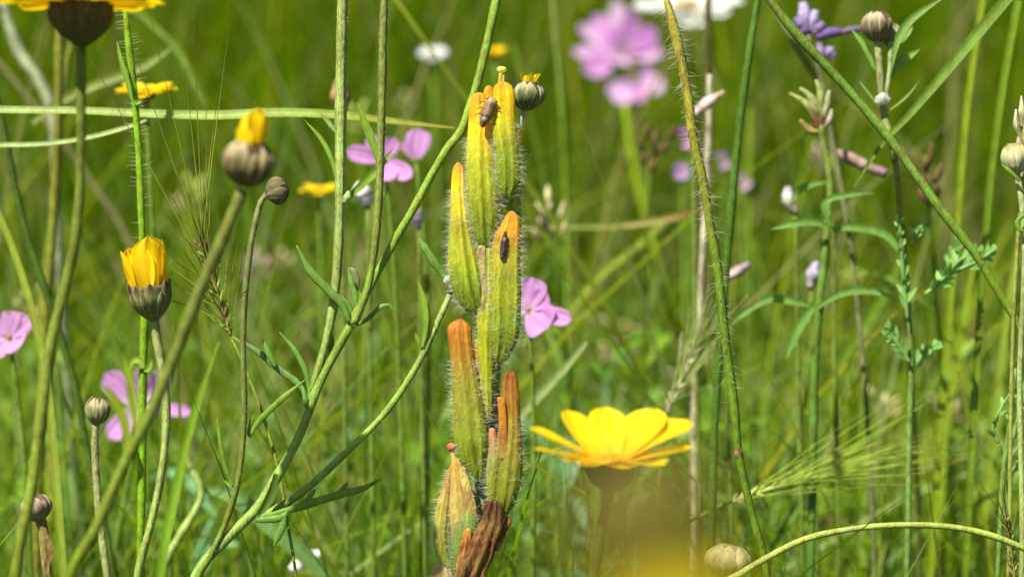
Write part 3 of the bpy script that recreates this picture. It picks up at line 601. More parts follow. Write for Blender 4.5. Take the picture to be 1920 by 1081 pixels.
# small grey bud and the withered bud, lower left
t, W = simple_stem('grey_bud', 'small round grey bud on a pale downy stalk at lower left', 'bud', [(202, 1088), (190, 1000), (181, 900), (178, 830), (180, 792)], [6, 7, 7.5, 7, 7], [(.32, .33, .16), (.36, .34, .22), (.34, .31, .22)], F + .012, fuzz=(8000, .0004, (.75, .75, .68)))
head(t, P(180, 795, F + .012), UP + RIGHT * .1, R(21, F + .012), R(50, F + .012), True, 8, (.13, .14, .05), (.42, .38, .2), (.46, .33, .2))
t, W = simple_stem('withered_bud', 'withered brown bud on a crooked dry stalk in the bottom left corner', 'bud', [(92, 1088), (84, 1040), (80, 985), (68, 962)], [5, 7, 9, 9], [(.22, .20, .06), (.30, .24, .10), (.22, .14, .07)], F + .008, wob=.1)
head(t, P(74, 975, F + .008), UP - RIGHT * .25, R(27), R(48), True, 7, (.20, .15, .09), (.36, .28, .18), (.40, .28, .22), spin=.3)
leaf(t, [(82, 990), (95, 1030), (88, 1060), (92, 1085)], 6, [(.2, .13, .05)], F + .006, mat=M_DRY)
# big flower cut by the top edge
dB = .388
t, W = simple_stem('tall_yellow_flower', 'tall yellow flower with a dark cup cut off by the top left corner', 'flower', [(30, 1088), (62, 900), (80, 760), (97, 640), (122, 540), (142, 440), (151, 330), (152, 200), (152, 80)], [8, 9, 10, 11, 11, 10, 10, 9, 10], [(.22, .27, .03), (.24, .28, .04), (.20, .23, .05), (.13, .15, .04)], dB)
h3 = head(t, P(153, 86, dB), UP, R(56, dB), R(84, dB), False, 10, (.10, .09, .03), (.14, .12, .05), (.07, .045, .02))
for i in range(15):
    petal(h3, R(46, dB), R(79, dB), i * 2 * PI / 15 + .1, .04 + .06 * math.sin(3 * i), R(110 + 10 * math.sin(5 * i), dB), R(36, dB), YEL, -.05, .5, .06)
disc(h3, R(48, dB), R(84, dB), R(16, dB))
# open yellow flower, right of the spike
dO = .382
t, W = simple_stem('open_yellow_flower', 'open yellow flower seen from the side low to the right of the spike', 'flower', [(1112, 1090), (1122, 1010), (1140, 916)], [9, 9, 10], [(.13, .15, .02), (.13, .13, .02)], dO)
h4 = head(t, P(1140, 920, dO), UP + RIGHT * .04 - FWD * .08, R(50, dO), R(58, dO), False, 10, (.11, .105, .012), (.14, .105, .025), (.11, .06, .015), spin=.2, scales=False)
for a_, el, L, Wd in ((160, 20, 152, 36), (189, 8, 144, 34), (116, 34, 148, 37), (80, 36, 150, 37), (40, 32, 168, 42), (15, 24, 176, 54), (-10, 11, 148, 46), (-48, 2, 112, 46), (-88, 0, 96, 44), (-128, 1, 106, 44), (215, 3, 110, 36)):
    petal(h4, R(26, dO), R(60, dO), math.radians(a_), math.radians(el), R(L - 16, dO), R(Wd, dO), YEL, .05, .55, .03, tipw=.6, collar=(.80, .52, .004))
disc(h4, R(36, dO), R(60, dO), R(9, dO), (.78, .50, .006))
# flower right in front of the lens, wholly out of focus
dZ = .095
t, W = simple_stem('blurred_near_flower', 'nodding yellow flower close to the lens, wholly out of focus at the bottom edge', 'flower', [(1010, 1500), (1030, 1250), (1080, 1010), (1135, 905), (1190, 885)], [13, 13, 13, 14, 16], [(.15, .12, .03)], dZ)
h5 = head(t, P(1178, 862, dZ), -UP + RIGHT * .30, R(150, dZ), R(150, dZ), False, 8, (.12, .095, .010), (.2, .12, .03), (.12, .06, .02), scales=False)
for i in range(7):
    petal(h5, R(70, dZ), R(140, dZ), i * 2 * PI / 7 + .2, 1.3, R(190, dZ), R(70, dZ), (.66, .50, .005), -.1, .5, .04)
# ------------------------------------------------------------------ bristly stems
t, W = simple_stem('bristly_plant', 'upright bright green stem with stiff sideways bristles behind the half open flower', 'plant', [(264, 1088), (266, 900), (268, 700), (271, 600), (268, 480), (265, 400), (259, 270), (251, 170), (241, 80), (233, 0)], [7, 7.5, 8, 8, 7.5, 7, 6.5, 6.5, 6], [(.16, .26, .02), (.20, .32, .02), (.24, .36, .03)], F + .02, True)
hb = MB(); p = smooth(W[2:], 160); T, sd, nr = frames(p)
idx = np.concatenate([rng.integers(96, 158, 80), rng.integers(30, 96, 16)]); sg = rng.choice([-1, 1], len(idx))[:, None]
hairs(hb, p[idx] + sd[idx] * sg * R(5), sd[idx] * sg + .25 * nr[idx] * rng.normal(0, 1, (len(idx), 1)) + T[idx] * .1, rng.uniform(.0012, .0026, len(idx)), 6e-5, (.55, .60, .35), .25, 4); h = obj('hairs', hb, M_HAIR, t); h['kind'] = 'stuff'
leaf(t, [(248, 190), (238, 150), (226, 110), (219, 75)], 5, LB, F + .018)
leaf(t, [(248, 188), (256, 192), (266, 188)], 5, LB, F + .018)
leaf(t, [(268, 690), (262, 675), (250, 675), (243, 692)], 7, [(.3, .42, .08)], F + .018)
leaf(t, [(270, 695), (278, 690), (285, 675)], 6, LB, F + .018)
t, W = simple_stem('hairy_plant', 'long hairy green stem with a brown joint curving down right of centre', 'plant', [(1440, 1088), (1412, 970), (1385, 852), (1376, 760), (1357, 610), (1345, 500), (1331, 420), (1318, 340), (1301, 265), (1288, 170), (1272, 90), (1255, 20), (1248, -5)], [6.5, 7, 6.8, 7.2, 7.5, 8, 8, 8.5, 8.5, 8.5, 9, 9], [(.13, .20, .02), (.12, .19, .02), (.13, .20, .02), (.13, .20, .025), (.15, .22, .03), (.30, .24, .05), (.42, .32, .10)], F, True, flute=.07)
mb = MB(); tube(mb, to_world([(1383, 836), (1384.5, 848), (1385.5, 858)], F), R(np.array([7.3, 8.6, 7.2])), [(.16, .05, .02), (.30, .22, .08), (.05, .035, .02)], 12); obj('joint', mb, M_DRY, t)
hb = MB(); k0 = to_world([(1390, 640 + 0), ], F)
p = smooth(W[5:], 160); T, sd, nr = frames(p); n = 330
u = np.minimum(rng.random(n) ** .75 * 150 + 5, 155); u = np.where(rng.random(n) < .06, rng.uniform(0, 30, n), u); idx = u.astype(int); aa = rng.uniform(0, 2 * PI, n)[:, None]; dr = np.cos(aa) * sd[idx] + np.sin(aa) * nr[idx]
hairs(hb, p[idx] + dr * R(7.2), dr * 1.0 - T[idx] * .35 + rng.normal(0, .2, (n, 3)), rng.uniform(.0012, .0032, n), 3.2e-5, (.82, .82, .66), .35, 4); h = obj('hairs', hb, M_HAIR, t); h['kind'] = 'stuff'

# ------------------------------------------------------------------ barley ears
def barley(label, stem, ear, d, awns, col, r_ear=13, r_stem=3.2, n_auto=0, spread=.35, la=(150, 300), cat='grass ear', tipc=(.12, .08, .03), core=(.22, .18, .05), aw=1.15):
    t, W = simple_stem('barley_ear', label, cat, stem, r_stem, [(.2, .27, .04), (.24, .28, .05)], d)
    E = to_world(ear, d); q = smooth(E, 40); T, sd, nr = frames(q)
    mb = MB(); tube(mb, E, R(np.array([2.5, 3, 2]), d), core, 6); obj('axis', mb, M_DRY, t)
    n = 16
    for i in range(n):
        k = int(2 + i / n * 36); s = (-1) ** i; dirn = unit(T[k] + sd[k] * s * .55 + nr[k] * random.uniform(-.3, .5)); L = R(r_ear * 2.2, d); mb = MB()
        c = np.array(core) * random.uniform(.7, 1.5) if random.random() < .6 else np.array(col)
        tube(mb, [q[k], q[k] + dirn * L * .5, q[k] + dirn * L], R(np.array([.15, .30, .06]) * r_ear, d), c, 6, 6); obj('grain', mb, M_DRY, t)
    am = MB()
    def awn(a, b, bow=0.0):
        m_ = (a + b) / 2 + UP * bow; tube(am, [a, m_, b], R(np.array([aw * 1.0, aw * .85, aw * .4]), d), [col, col, tipc], 4, 8)
    for k, x, y in awns:
        awn(q[min(39, int(k * 39))], P(x, y, d + random.uniform(-.012, .012)), R(random.uniform(-6, 6), d))
    for i in range(n_auto):
        k = int(random.random() * 39); s = random.choice((-1, 1)); dirn = unit(T[k] + sd[k] * s * abs(random.gauss(0, spread)) + nr[k] * random.gauss(0, spread * .8))
        awn(q[k], q[k] + dirn * R(random.uniform(*la), d), R(random.uniform(-8, 8), d))
    o = obj('awns', am, M_GRASS, t); o['kind'] = 'stuff'; return t
barley('bristling green grass ear with long upright awns beside the half open flower', [(556, 1088), (540, 985), (522, 880), (500, 800), (470, 715), (436, 635)], [(433, 630), (420, 590), (402, 535), (385, 480), (372, 440)], F + .004,
       [(.2, 345, 470), (.5, 166, 103), (.6, 250, 90), (.7, 282, 30), (.8, 347, 130), (.85, 363, 22), (.9, 432, 32), (.95, 409, 168), (.7, 386, 182), (.3, 322, 532), (.15, 310, 560), (.1, 320, 525), (.05, 340, 560), (.4, 330, 455), (.45, 327, 490), (.1, 455, 480), (.2, 445, 450), (.3, 432, 440), (.05, 452, 505), (0, 460, 655), (.35, 440, 500), (.5, 418, 470)],
       (.30, .36, .06), 12, 3.0, 34, .38, (90, 190))
barley('feathery grass ear leaning right with long fine awns at lower right', [(1262, 1000), (1310, 968), (1360, 942)], [(1360, 944), (1410, 926), (1470, 906), (1535, 892)], F + .055,
       [(.6, 1760, 720), (.5, 1690, 740), (.4, 1850, 860), (.6, 1860, 800), (.7, 1800, 850), (.9, 1780, 910), (.2, 1700, 905), (.9, 1850, 845), (.8, 1730, 760), (.3, 1620, 770), (.7, 1830, 700)], (.42, .50, .10), 10, 3.0, 46, .12, (160, 340), tipc=(.3, .28, .1), core=(.46, .46, .14), aw=.85)
barley('pale feathery grass ear leaning against the straw stalk behind the open yellow flower', [(1226, 1060), (1240, 860), (1250, 780)], [(1250, 775), (1268, 730), (1290, 680), (1308, 640)], F + .075, [(.8, 1335, 560), (.9, 1330, 530), (.6, 1318, 570), (.9, 1345, 590)], (.40, .46, .16), 10, 3.2, 40, .2, (70, 150), tipc=(.45, .4, .3), core=(.4, .34, .2), aw=1.3)
barley('dark tipped grass ear standing in the bottom right corner', [(1905, 1140), (1902, 1090)], [(1902, 1085), (1898, 1040), (1892, 1000), (1885, 970)], F + .01, [(.9, 1870, 935), (.8, 1880, 915), (.9, 1890, 920), (.8, 1868, 960), (.6, 1912, 930)], (.24, .26, .06), 8, 3, 14, .25, (60, 120))
# small grass spikelet on the right edge
t, W = simple_stem('spikelet_grass', 'pale green grass spikelet standing on the right edge above the cream bud', 'grass ear', [(1890, 1090), (1895, 800), (1902, 560), (1915, 350), (1916, 290)], [3.5, 4, 4, 4, 3], [(.22, .28, .05), (.3, .28, .12)], F + .012)
for x, y, a_ in ((1905, 205, -.1), (1915, 180, 0), (1922, 215, .15), (1910, 245, -.12), (1924, 255, .1), (1916, 275, 0)):
    mb = MB(); tube(mb, to_world([(1916, y + 60), (x + 1, y + 30), (x, y)], F + .012), R(np.array([4, 7, 1.5])), [(.26, .28, .08), (.42, .42, .18), (.50, .42, .3)], 8); obj('husk', mb, M_DRY, t)

# ------------------------------------------------------------------ right side buds and stalks
dR = F + .03
t, W = simple_stem('twin_bud_plant', 'pair of round grey buds on one downy stalk at upper right', 'bud', [(1725, 1088, .09), (1712, 800, .07), (1700, 560, .05), (1688, 400, .02), (1676, 290), (1660, 225), (1652, 165), (1645, 66)], [6, 7, 8, 7.5, 7, 7, 7, 6.5], [(.14, .18, .04), (.14, .17, .05), (.18, .18, .07), (.22, .21, .10), (.30, .29, .19), (.34, .33, .24)], dR)
head(t, P(1644, 78, dR), UP, R(28, dR), R(56, dR), True, 8, (.13, .12, .05), (.38, .31, .17), (.46, .33, .22))
mb = MB(); tube(mb, to_world([(1660, 190), (1668, 130), (1670, 78)], dR), R(np.array([5, 5, 5]), dR), (.34, .36, .26), 8); obj('branch', mb, M_STEM, t)
head(t, P(1669, 88, dR + .004), UP + RIGHT * .1, R(19, dR), R(44, dR), True, 7, (.18, .17, .09), (.36, .33, .2), (.3, .24, .16))
mb = MB(); tube(mb, to_world([(1643, 195), (1654, 186), (1668, 190)], dR - .002), R(np.array([6, 12, 6]), dR), (.52, .55, .46), 10, wob=.12); obj('bud', mb, M_HAIR, t)
for pts, wd in (([(1662, 160), (1680, 80), (1705, 40), (1730, 20), (1775, -8)], 8), ([(1668, 140), (1690, 115), (1725, 92)], 9), ([(1688, 80), (1700, 62), (1712, 50)], 7), ([(1640, 130), (1620, 85), (1596, 55)], 6), ([(1658, 170), (1670, 130), (1690, 105)], 7), ([(1655, 215), (1700, 180), (1724, 150)], 3), ([(1648, 200), (1625, 170), (1610, 150)], 3)):
    leaf(t, pts, wd, [(.18, .30, .07), (.24, .36, .12)], dR + random.uniform(-.004, .008))
t, W = simple_stem('cream_bud', 'cream and green round bud on the right edge under the spikelet', 'bud', [(1916, 1088), (1912, 700), (1922, 480), (1916, 380), (1906, 320)], [5, 5, 5.5, 6, 6], [(.24, .28, .08), (.36, .38, .28)], F + .006)
head(t, P(1905, 326, F + .006), UP - RIGHT * .05, R(25), R(58), True, 7, (.34, .34, .16), (.62, .54, .32), (.45, .20, .05))
leaf(t, [(1912, 340), (1898, 325), (1878, 308)], 4.5, LB, F + .004, fleshy=True)
leaf(t, [(1925, 400), (1908, 415), (1912, 430), (1928, 435)], 5, LB, F + .004, fleshy=True)
t, W = simple_stem('pale_low_bud', 'pale round blurred bud low right beside the near blurred flower', 'bud', [(1340, 1180), (1345, 1100), (1350, 1075)], [6, 7, 8], [(.3, .32, .16)], F + .012)
head(t, P(1358, 1082, F + .012), UP + RIGHT * .2, R(42, F + .012), R(62, F + .012), True, 7, (.34, .33, .12), (.52, .45, .22), (.46, .36, .16))

# ------------------------------------------------------------------ single stems and blades, each its own thing
def blade_thing(name, label, pts, w, col, d=F, top=False, twist=0.0, cup=.25, mat=None, cat='grass', rooted=True, group=None):
    if rooted: Wd, root = stem_pts(pts, d, False)
    else: Wd = to_world(pts, d); root = Wd[0]
    t = thing(name, label, cat, root, group); wr = R(interp(w, len(pts)), d); ww = np.concatenate([[wr[0] * .8, wr[0]], wr]) if rooted else wr
    mb = MB(); blade(mb, Wd, ww, col, cup, twist=twist); obj('blade', mb, mat or M_LEAF, t); return t
simple_stem('arching_grass', 'smooth pale green stalk arching across the bottom right corner', 'plant', [(1340, 1110), (1390, 1074), (1440, 1044), (1510, 1010), (1590, 992), (1680, 984), (1780, 987), (1850, 1001), (1925, 1030), (1990, 1070)], [8, 7.5, 7, 6.5, 6, 6, 6, 6, 5], [(.40, .40, .24), (.36, .38, .16), (.34, .38, .12)], F - .004)
simple_stem('wild_grass', 'straight dark green stem just right of the long hairy stem', 'plant', [(1330, 1088), (1340, 800), (1352, 620), (1366, 450), (1384, 260), (1402, 120), (1420, 5)], [7, 8, 8, 8, 8, 8.5], [(.06, .11, .02), (.07, .13, .02), (.08, .14, .025)], F + .05, True)
simple_stem('wild_grass', 'dark brown green stem standing straight behind the long hairy stem', 'plant', [(1300, 1088), (1305, 800), (1312, 560), (1322, 300), (1326, 100), (1328, 0)], [8, 8, 8, 8, 8], [(.10, .10, .03), (.08, .08, .03), (.09, .08, .035)], F + .14, True)
simple_stem('straw_grass', 'thin tan straw stalk rising behind the open yellow flower', 'plant', [(1296, 1088), (1300, 900), (1302, 760), (1312, 560), (1322, 400), (1330, 200), (1330, 140)], [7, 7, 7, 6, 6, 5], [(.34, .28, .13), (.40, .34, .2), (.42, .38, .26)], F + .10, mat=M_DRY)
simple_stem('wild_grass', 'stout green stem running diagonally across the upper right', 'plant', [(1950, 690), (1908, 606), (1868, 540), (1834, 484), (1760, 388), (1715, 325), (1660, 252), (1600, 180), (1545, 120), (1490, 60), (1438, -5)], [7, 7, 7.5, 7.5, 8, 8.5, 9, 9, 9], [(.04, .07, .02), (.05, .09, .02), (.18, .2, .04), (.17, .25, .03), (.19, .29, .07), (.13, .2, .04), (.16, .2, .06)], F + .022, True)
simple_stem('meadow_plant', 'grey lilac stem leaning beside the diagonal green one near the top', 'plant', [(1620, 700, .4), (1575, 330, .2), (1540, 170, .06), (1490, 80), (1440, -5)], [4, 6, 8, 8, 8], [(.12, .14, .03), (.14, .15, .05), (.22, .22, .14), (.26, .26, .18)], F + .10, True)
blade_thing('wild_grass', 'long flat green blade leaning down left from the top right corner', [(1600, 350), (1660, 262), (1700, 220), (1760, 150), (1830, 65), (1895, -10), (1960, -80)], [2, 5, 7, 9, 11, 10, 3], [(.14, .22, .03), (.20, .29, .06), (.19, .28, .05)], F + .028, rooted=False)
blade_thing('wild_grass', 'long pale blade lying level across the upper left with a brown tip', [(-60, 202), (0, 206), (150, 208), (260, 213), (400, 217), (520, 212), (620, 215), (740, 228), (852, 240)], [8, 8, 8, 9, 10, 10, 9, 7, 2], [(.30, .36, .16), (.30, .37, .14), (.30, .38, .12), (.27, .34, .06), (.24, .18, .03)], F + .03, twist=-.5, rooted=False)
blade_thing('wild_grass', 'thin pale blade lying level under the longer one at far left', [(-60, 274), (0, 272), (80, 270), (160, 259), (240, 238), (275, 225)], [5, 5, 5, 5, 5, 2], [(.32, .40, .18), (.3, .38, .16)], F + .04, twist=-.4, rooted=False)
simple_stem('wild_grass', 'dark green stem leaning right along the far left edge', 'plant', [(215, 1088), (165, 850), (140, 720), (85, 545), (45, 420), (10, 260), (-5, 180)], [7, 7, 7, 7.5, 8], [(.09, .13, .025), (.06, .10, .02)], F + .07, True)
simple_stem('wild_grass', 'brownish olive stem standing behind the tall yellow flower stalk', 'plant', [(70, 1088), (85, 600), (98, 430), (108, 250), (112, 60), (114, -5)], [8, 8, 9, 9, 9], [(.2, .18, .04), (.2, .19, .04)], F + .10, True)
simple_stem('wild_grass', 'thinner olive stem crooked just left of the tall flower stalk', 'plant', [(90, 1088), (95, 760), (75, 640), (90, 480), (105, 380), (120, 150), (140, 60)], [6, 6, 7, 7, 7], [(.26, .26, .06), (.22, .22, .05)], F + .15, True)
simple_stem('dead_plant', 'whitish dead stalk curving down through the top left corner', 'plant', [(108, 420), (104, 300), (96, 205), (72, 150), (40, 105), (18, 50), (5, -5)], [6, 7, 8, 10, 11, 10], [(.2, .22, .1), (.3, .34, .18), (.3, .34, .18)], F + .17, True, mat=M_DRY)
blade_thing('wild_grass', 'broad olive blade slanting up right behind the distant yellow flower', [(60, 230), (120, 186), (180, 158), (230, 140), (280, 118), (318, 92)], [5, 8, 9, 9, 8, 3], [(.26, .30, .10)], F + .12, rooted=False)
blade_thing('wild_grass', 'green blade slanting down right from the top behind the bristly stem', [(385, 200), (360, 148), (330, 90), (285, 45), (240, 5), (190, -40)], [3, 8, 8, 8, 8, 5], [(.16, .24, .04)], F + .14, rooted=False)
blade_thing('wild_grass', 'yellow green blade leaning right at the left edge', [(120, 1088), (85, 700), (50, 545), (20, 455), (-10, 385)], [7, 8, 8, 7, 6], [(.28, .34, .06)], F + .04)
blade_thing('wild_grass', 'wide bent blue green leaf blade near the ground at lower left', [(620, 1085), (560, 1030), (480, 960), (430, 925), (375, 915)], [12, 16, 18, 16, 5], [(.13, .25, .10), (.2, .32, .14)], F + .075, rooted=False)
simple_stem('meadow_plant', 'short pale bent stalk with a pinkish joint at lower left', 'plant', [(300, 1085), (378, 925), (365, 890), (342, 850)], [6, 8, 7, 7], [(.34, .4, .2), (.36, .42, .2)], F + .07)
blade_thing('wild_grass', 'bright green blade leaning right between the pink flower and barley ear', [(300, 1088), (330, 920), (360, 790), (385, 710), (410, 640)], [8, 9, 9, 8, 2], [(.20, .32, .03)], F + .06)
blade_thing('wild_grass', 'pale blade slanting up right from behind the spike', [(900, 830), (975, 775), (1015, 735), (1058, 690), (1100, 640)], [7, 9, 10, 8, 4], [(.30, .36, .18)], F + .08, rooted=False)
simple_stem('wild_grass', 'thin upright stem with brown lower half right of the spike', 'plant', [(1068, 1088), (1066, 800), (1065, 680), (1063, 500), (1056, 250), (1045, 100), (1036, 0)], [4, 4.5, 4.5, 4.5, 4.5], [(.20, .26, .02), (.2, .14, .03), (.16, .24, .02), (.17, .25, .02), (.3, .3, .2)], F + .24, True)
simple_stem('wild_grass', 'blurred yellow green stem under the lilac pink flower head', 'plant', [(1300, 700), (1245, 540), (1215, 420), (1185, 290), (1172, 200)], [5, 6, 7, 7, 6], [(.26, .34, .02)], .8)
blade_thing('wild_grass', 'yellowish blade leaning up right left of the long hairy stem', [(1040, 620), (1120, 520), (1200, 455), (1250, 410)], [4, 8, 7, 5], [(.30, .34, .06)], .65, rooted=False)
blade_thing('wild_grass', 'thin pale blade with a brown tip running level toward the hairy stem', [(980, 428), (1060, 425), (1150, 424), (1240, 412), (1305, 395)], [3, 4, 4, 7, 5], [(.28, .32, .12), (.28, .32, .12), (.45, .36, .18), (.3, .16, .05)], .62, rooted=False)
for lab, pts, wd, c_, d_ in (
    ('broad yellow green stem leaning right near the top right corner', [(1742, 1088), (1770, 700), (1795, 400), (1812, 200), (1832, 60), (1842, -5)], [9, 9, 9, 8, 8], (.26, .34, .02), F + .09),
    ('upright green stem with a small joint left of the cream bud', [(1808, 1088), (1826, 760), (1845, 480), (1858, 320), (1880, 160), (1908, 0)], [8, 8, 8.5, 8.5, 9], (.18, .27, .02), F + .06),
    ('faint green stem standing behind the dark green stem', [(1400, 900), (1402, 600), (1403, 380), (1406, 200)], [6, 7, 7, 5], (.22, .32, .03), .72),
    ('wide bright blade leaning left below the feathery leaves', [(1560, 705), (1620, 610), (1668, 530), (1690, 480)], [10, 13, 12, 4], (.17, .28, .03), .62),
    ('bright yellow blade standing under the feathery leaves', [(1756, 1000), (1772, 800), (1800, 640), (1812, 560), (1826, 500)], [8, 9, 10, 9, 3], (.30, .38, .03), .60),
    ('short bright yellow blade beside the taller one at right', [(1762, 960), (1772, 780), (1790, 670), (1805, 590)], [8, 10, 9, 2], (.32, .38, .04), .64),
    ('light green blade near the right edge half way up', [(1840, 1000), (1862, 780), (1892, 560), (1906, 470), (1912, 420)], [10, 11, 10, 8, 2], (.30, .38, .06), .58),
    ('pale green blade standing below the crossing dark stem', [(1842, 1080), (1862, 860), (1880, 700), (1888, 600)], [8, 9, 9, 2], (.28, .36, .05), .60),
    ('straight bright blade above the curved stalk at right', [(1540, 1020), (1530, 900), (1690, 760), (1692, 540)], [8, 9, 9, 3], (.17, .29, .02), .68)):
    (blade_thing('wild_grass', lab, pts, [q * .85 for q in wd], [np.array(c_) * .8, np.array(c_) * .95, np.array(c_) * .75, c_], d_, rooted=pts[0][1] > 960))  # darker and lighter stretches are shading painted into the blade colour
simple_stem('drooping_plant', 'dark green upright stalk with drooping leaves below a dried brown flower', 'plant', [(1520, 1088), (1524, 840), (1530, 640), (1546, 480), (1556, 340), (1545, 270), (1538, 235)], [6, 8, 8, 8, 7, 6], [(.05, .12, .03), (.06, .14, .03), (.12, .2, .04), (.2, .24, .08)], F + .06)
lp = bpy.data.objects['drooping_plant']
for pts, wd in (([(1530, 575), (1490, 565), (1440, 560), (1390, 590), (1370, 610)], 8), ([(1530, 570), (1505, 600), (1485, 640), (1474, 672)], 10), ([(1532, 575), (1580, 548), (1635, 545), (1680, 560)], 8), ([(1556, 430), (1600, 425), (1660, 440), (1700, 490)], 9), ([(1556, 425), (1520, 415), (1480, 420), (1445, 430)], 8), ([(1556, 425), (1545, 380), (1590, 365), (1640, 362)], 6), ([(1550, 340), (1520, 345), (1495, 360), (1480, 385)], 7)):
    leaf(lp, pts, wd, [(.14, .27, .06), (.2, .34, .12)], F + .06 + random.uniform(-.005, .01))
for x, y, c_ in ((1520, 215, (.16, .06, .03)), (1540, 205, (.12, .05, .03)), (1500, 225, (.35, .25, .08)), (1500, 165, (.35, .38, .15)), (1555, 170, (.40, .42, .2)), (1530, 150, (.3, .36, .1)), (1480, 175, (.34, .36, .1)), (1560, 205, (.42, .36, .24))):
    mb = MB(); tube(mb, to_world([(1538, 245), ((x + 1538) / 2 + 4, y + 22), (x, y)], F + .06), R(np.array([4, 8, 3]), F + .06), [(.2, .16, .04), np.array(c_) * .8, np.array(c_) * .85], 8); obj('dry_petal', mb, M_DRY, lp)

# ------------------------------------------------------------------ pink, lilac, white and far yellow flowers
def open_flower(name, label, c0, d, axis, petals, Rr, col, mat, ctr=(.5, .45, .1), stem_to=None, cat='flower', notch=.15, collar=None, base=.35, cupc=(.16, .2, .06), group=None, tipw=.8):
    """petals = (angle deg in the head's plane, elevation deg, length px, half width px)"""
    st = stem_to or [(c0[0] + 30, 1100), (c0[0] + 10, c0[1] + 200)]
    t, W = simple_stem(name, label, cat, st + [(c0[0], c0[1] + Rr * .5)], [5, 5, 4], [(.14, .2, .04)], d, group=group)
    h = head(t, P(c0[0], c0[1], d) - unit(axis) * R(Rr * .8, d), axis, R(Rr, d), R(Rr * .9, d), False, 5, cupc, tuple(np.array(cupc) * 1.4), cupc, scales=False)
    for q in petals:
        petal(h, R(Rr * .4, d), R(Rr * .85, d), math.radians(q[0]), math.radians(q[1]), R(q[2], d), R(q[3], d), q[4] if len(q) > 4 else col, .1, base, notch, mat, collar=collar, tipw=tipw)
    mb = MB(); tube(mb, [[0, 0, R(Rr * .8, d)], [0, 0, R(Rr * 1.2, d)], [0, 0, R(Rr * 1.7, d)]], R(np.array([.5, .4, .1]) * Rr, d), ctr, 8, 8); obj('centre', mb, M_YEL, h, local=True)
    return t
VIEW = -FWD
# angles in the head's plane: found from the picture by the head's own axes
def ang(h_axis, dx, dy):
    m = rot_to(h_axis); v = Vector(RIGHT * dx + UP * dy); l = m.transposed() @ v; return math.degrees(math.atan2(l.y, l.x))
def by_dir(axis, lst): return [(ang(axis, q[0], q[1]), q[2], math.hypot(q[0], q[1]) * (q[4] if len(q) > 4 else 1.0), q[3]) for q in lst]
ax = unit(VIEW + UP * .25)
open_flower('pink_flower', 'blurred pink flower with five spread petals behind the grey bud', (262, 760), .56, ax, by_dir(ax, [(-66, 58, 10, 24), (-52, -66, 5, 22), (2, 70, 20, 12), (50, 66, 10, 17), (100, -14, 0, 12)]), 9, PINK, M_PINK, stem_to=[(210, 1090), (240, 900)], collar=(.62, .6, .42))
open_flower('pink_flower', 'pink flower with narrow petals glimpsed between the two upright branches', (722, 300), .54, ax, by_dir(ax, [(-72, 14, 5, 17), (-30, 44, 10, 16), (18, 40, 20, 16), (48, -38, 5, 17), (8, -44, 10, 19)]), 8, PINK, M_PINK, stem_to=[(760, 1090), (740, 520)], collar=(.5, .25, .5))
open_flower('pink_flower', 'single pink heart shaped petal flower right of the upright branches', (780, 300), .56, unit(VIEW + UP * .6), by_dir(unit(VIEW + UP * .6), [(6, 58, 20, 24), (-22, 34, 20, 12)]), 7, PINK, M_PINK, stem_to=[(800, 1090), (800, 520)], collar=(.45, .25, .4))
ax2 = unit(VIEW + UP * .2 - RIGHT * .3)
open_flower('pink_flower', 'pink flower peeping out right of the spike half way down', (992, 580), .515, ax2, by_dir(ax2, [(6, 58, 10, 32), (36, 30, 10, 22), (40, -36, 5, 36), (84, -24, 0, 17), (-30, 10, 10, 26)]), 9, PINK, M_PINK, stem_to=[(1000, 1090), (1000, 760)], collar=(.68, .38, .62))
open_flower('pink_flower', 'pale pink flower cut by the left edge', (18, 632), .525, ax, by_dir(ax, [(-10, 45, 10, 28), (34, 38, 10, 22), (22, -16, 10, 26), (-34, -20, 5, 30)]), 10, (.66, .34, .62), M_PINK, stem_to=[(60, 1090), (40, 800)])
ax3 = unit(VIEW + UP * .35)
PK = [(.68, .40, .66), (.60, .28, .58), (.72, .48, .68), (.50, .2, .5)]
def rag(lst):
    lst = [(q[0] * 1.15, q[1] * 1.15, q[2] + random.uniform(-12, 22), q[3] * 1.1) for q in lst]
    return [q + (PK[n % 4],) for n, q in enumerate(by_dir(ax3, lst))]
open_flower('pink_flower_cluster', 'large blurred lilac pink flower cluster near the top', (1165, 100), .95, ax3, rag([(-66, 48, 0, 13), (-40, 66, 0, 14), (-8, 84, 0, 15), (22, 66, 10, 14), (-76, 2, 5, 13), (-58, -40, 5, 22), (-14, -30, 30, 24), (64, 24, 10, 20), (70, -16, 10, 16), (-2, 40, 30, 22), (34, 26, 40, 18)]), 12, (.64, .33, .62), M_PINK, stem_to=[(1300, 1090), (1225, 540)], collar=(.42, .2, .42))
open_flower('pink_flower', 'dusky purple pink flower drooping under the lilac pink cluster', (1190, 150), .93, ax3, rag([(-34, -42, 0, 24), (10, -40, 10, 18), (44, -16, 10, 18), (30, 14, 0, 14)]), 10, (.5, .24, .48), M_PINK, stem_to=[(1310, 1090), (1235, 560)], collar=(.3, .14, .3))
mb = MB()
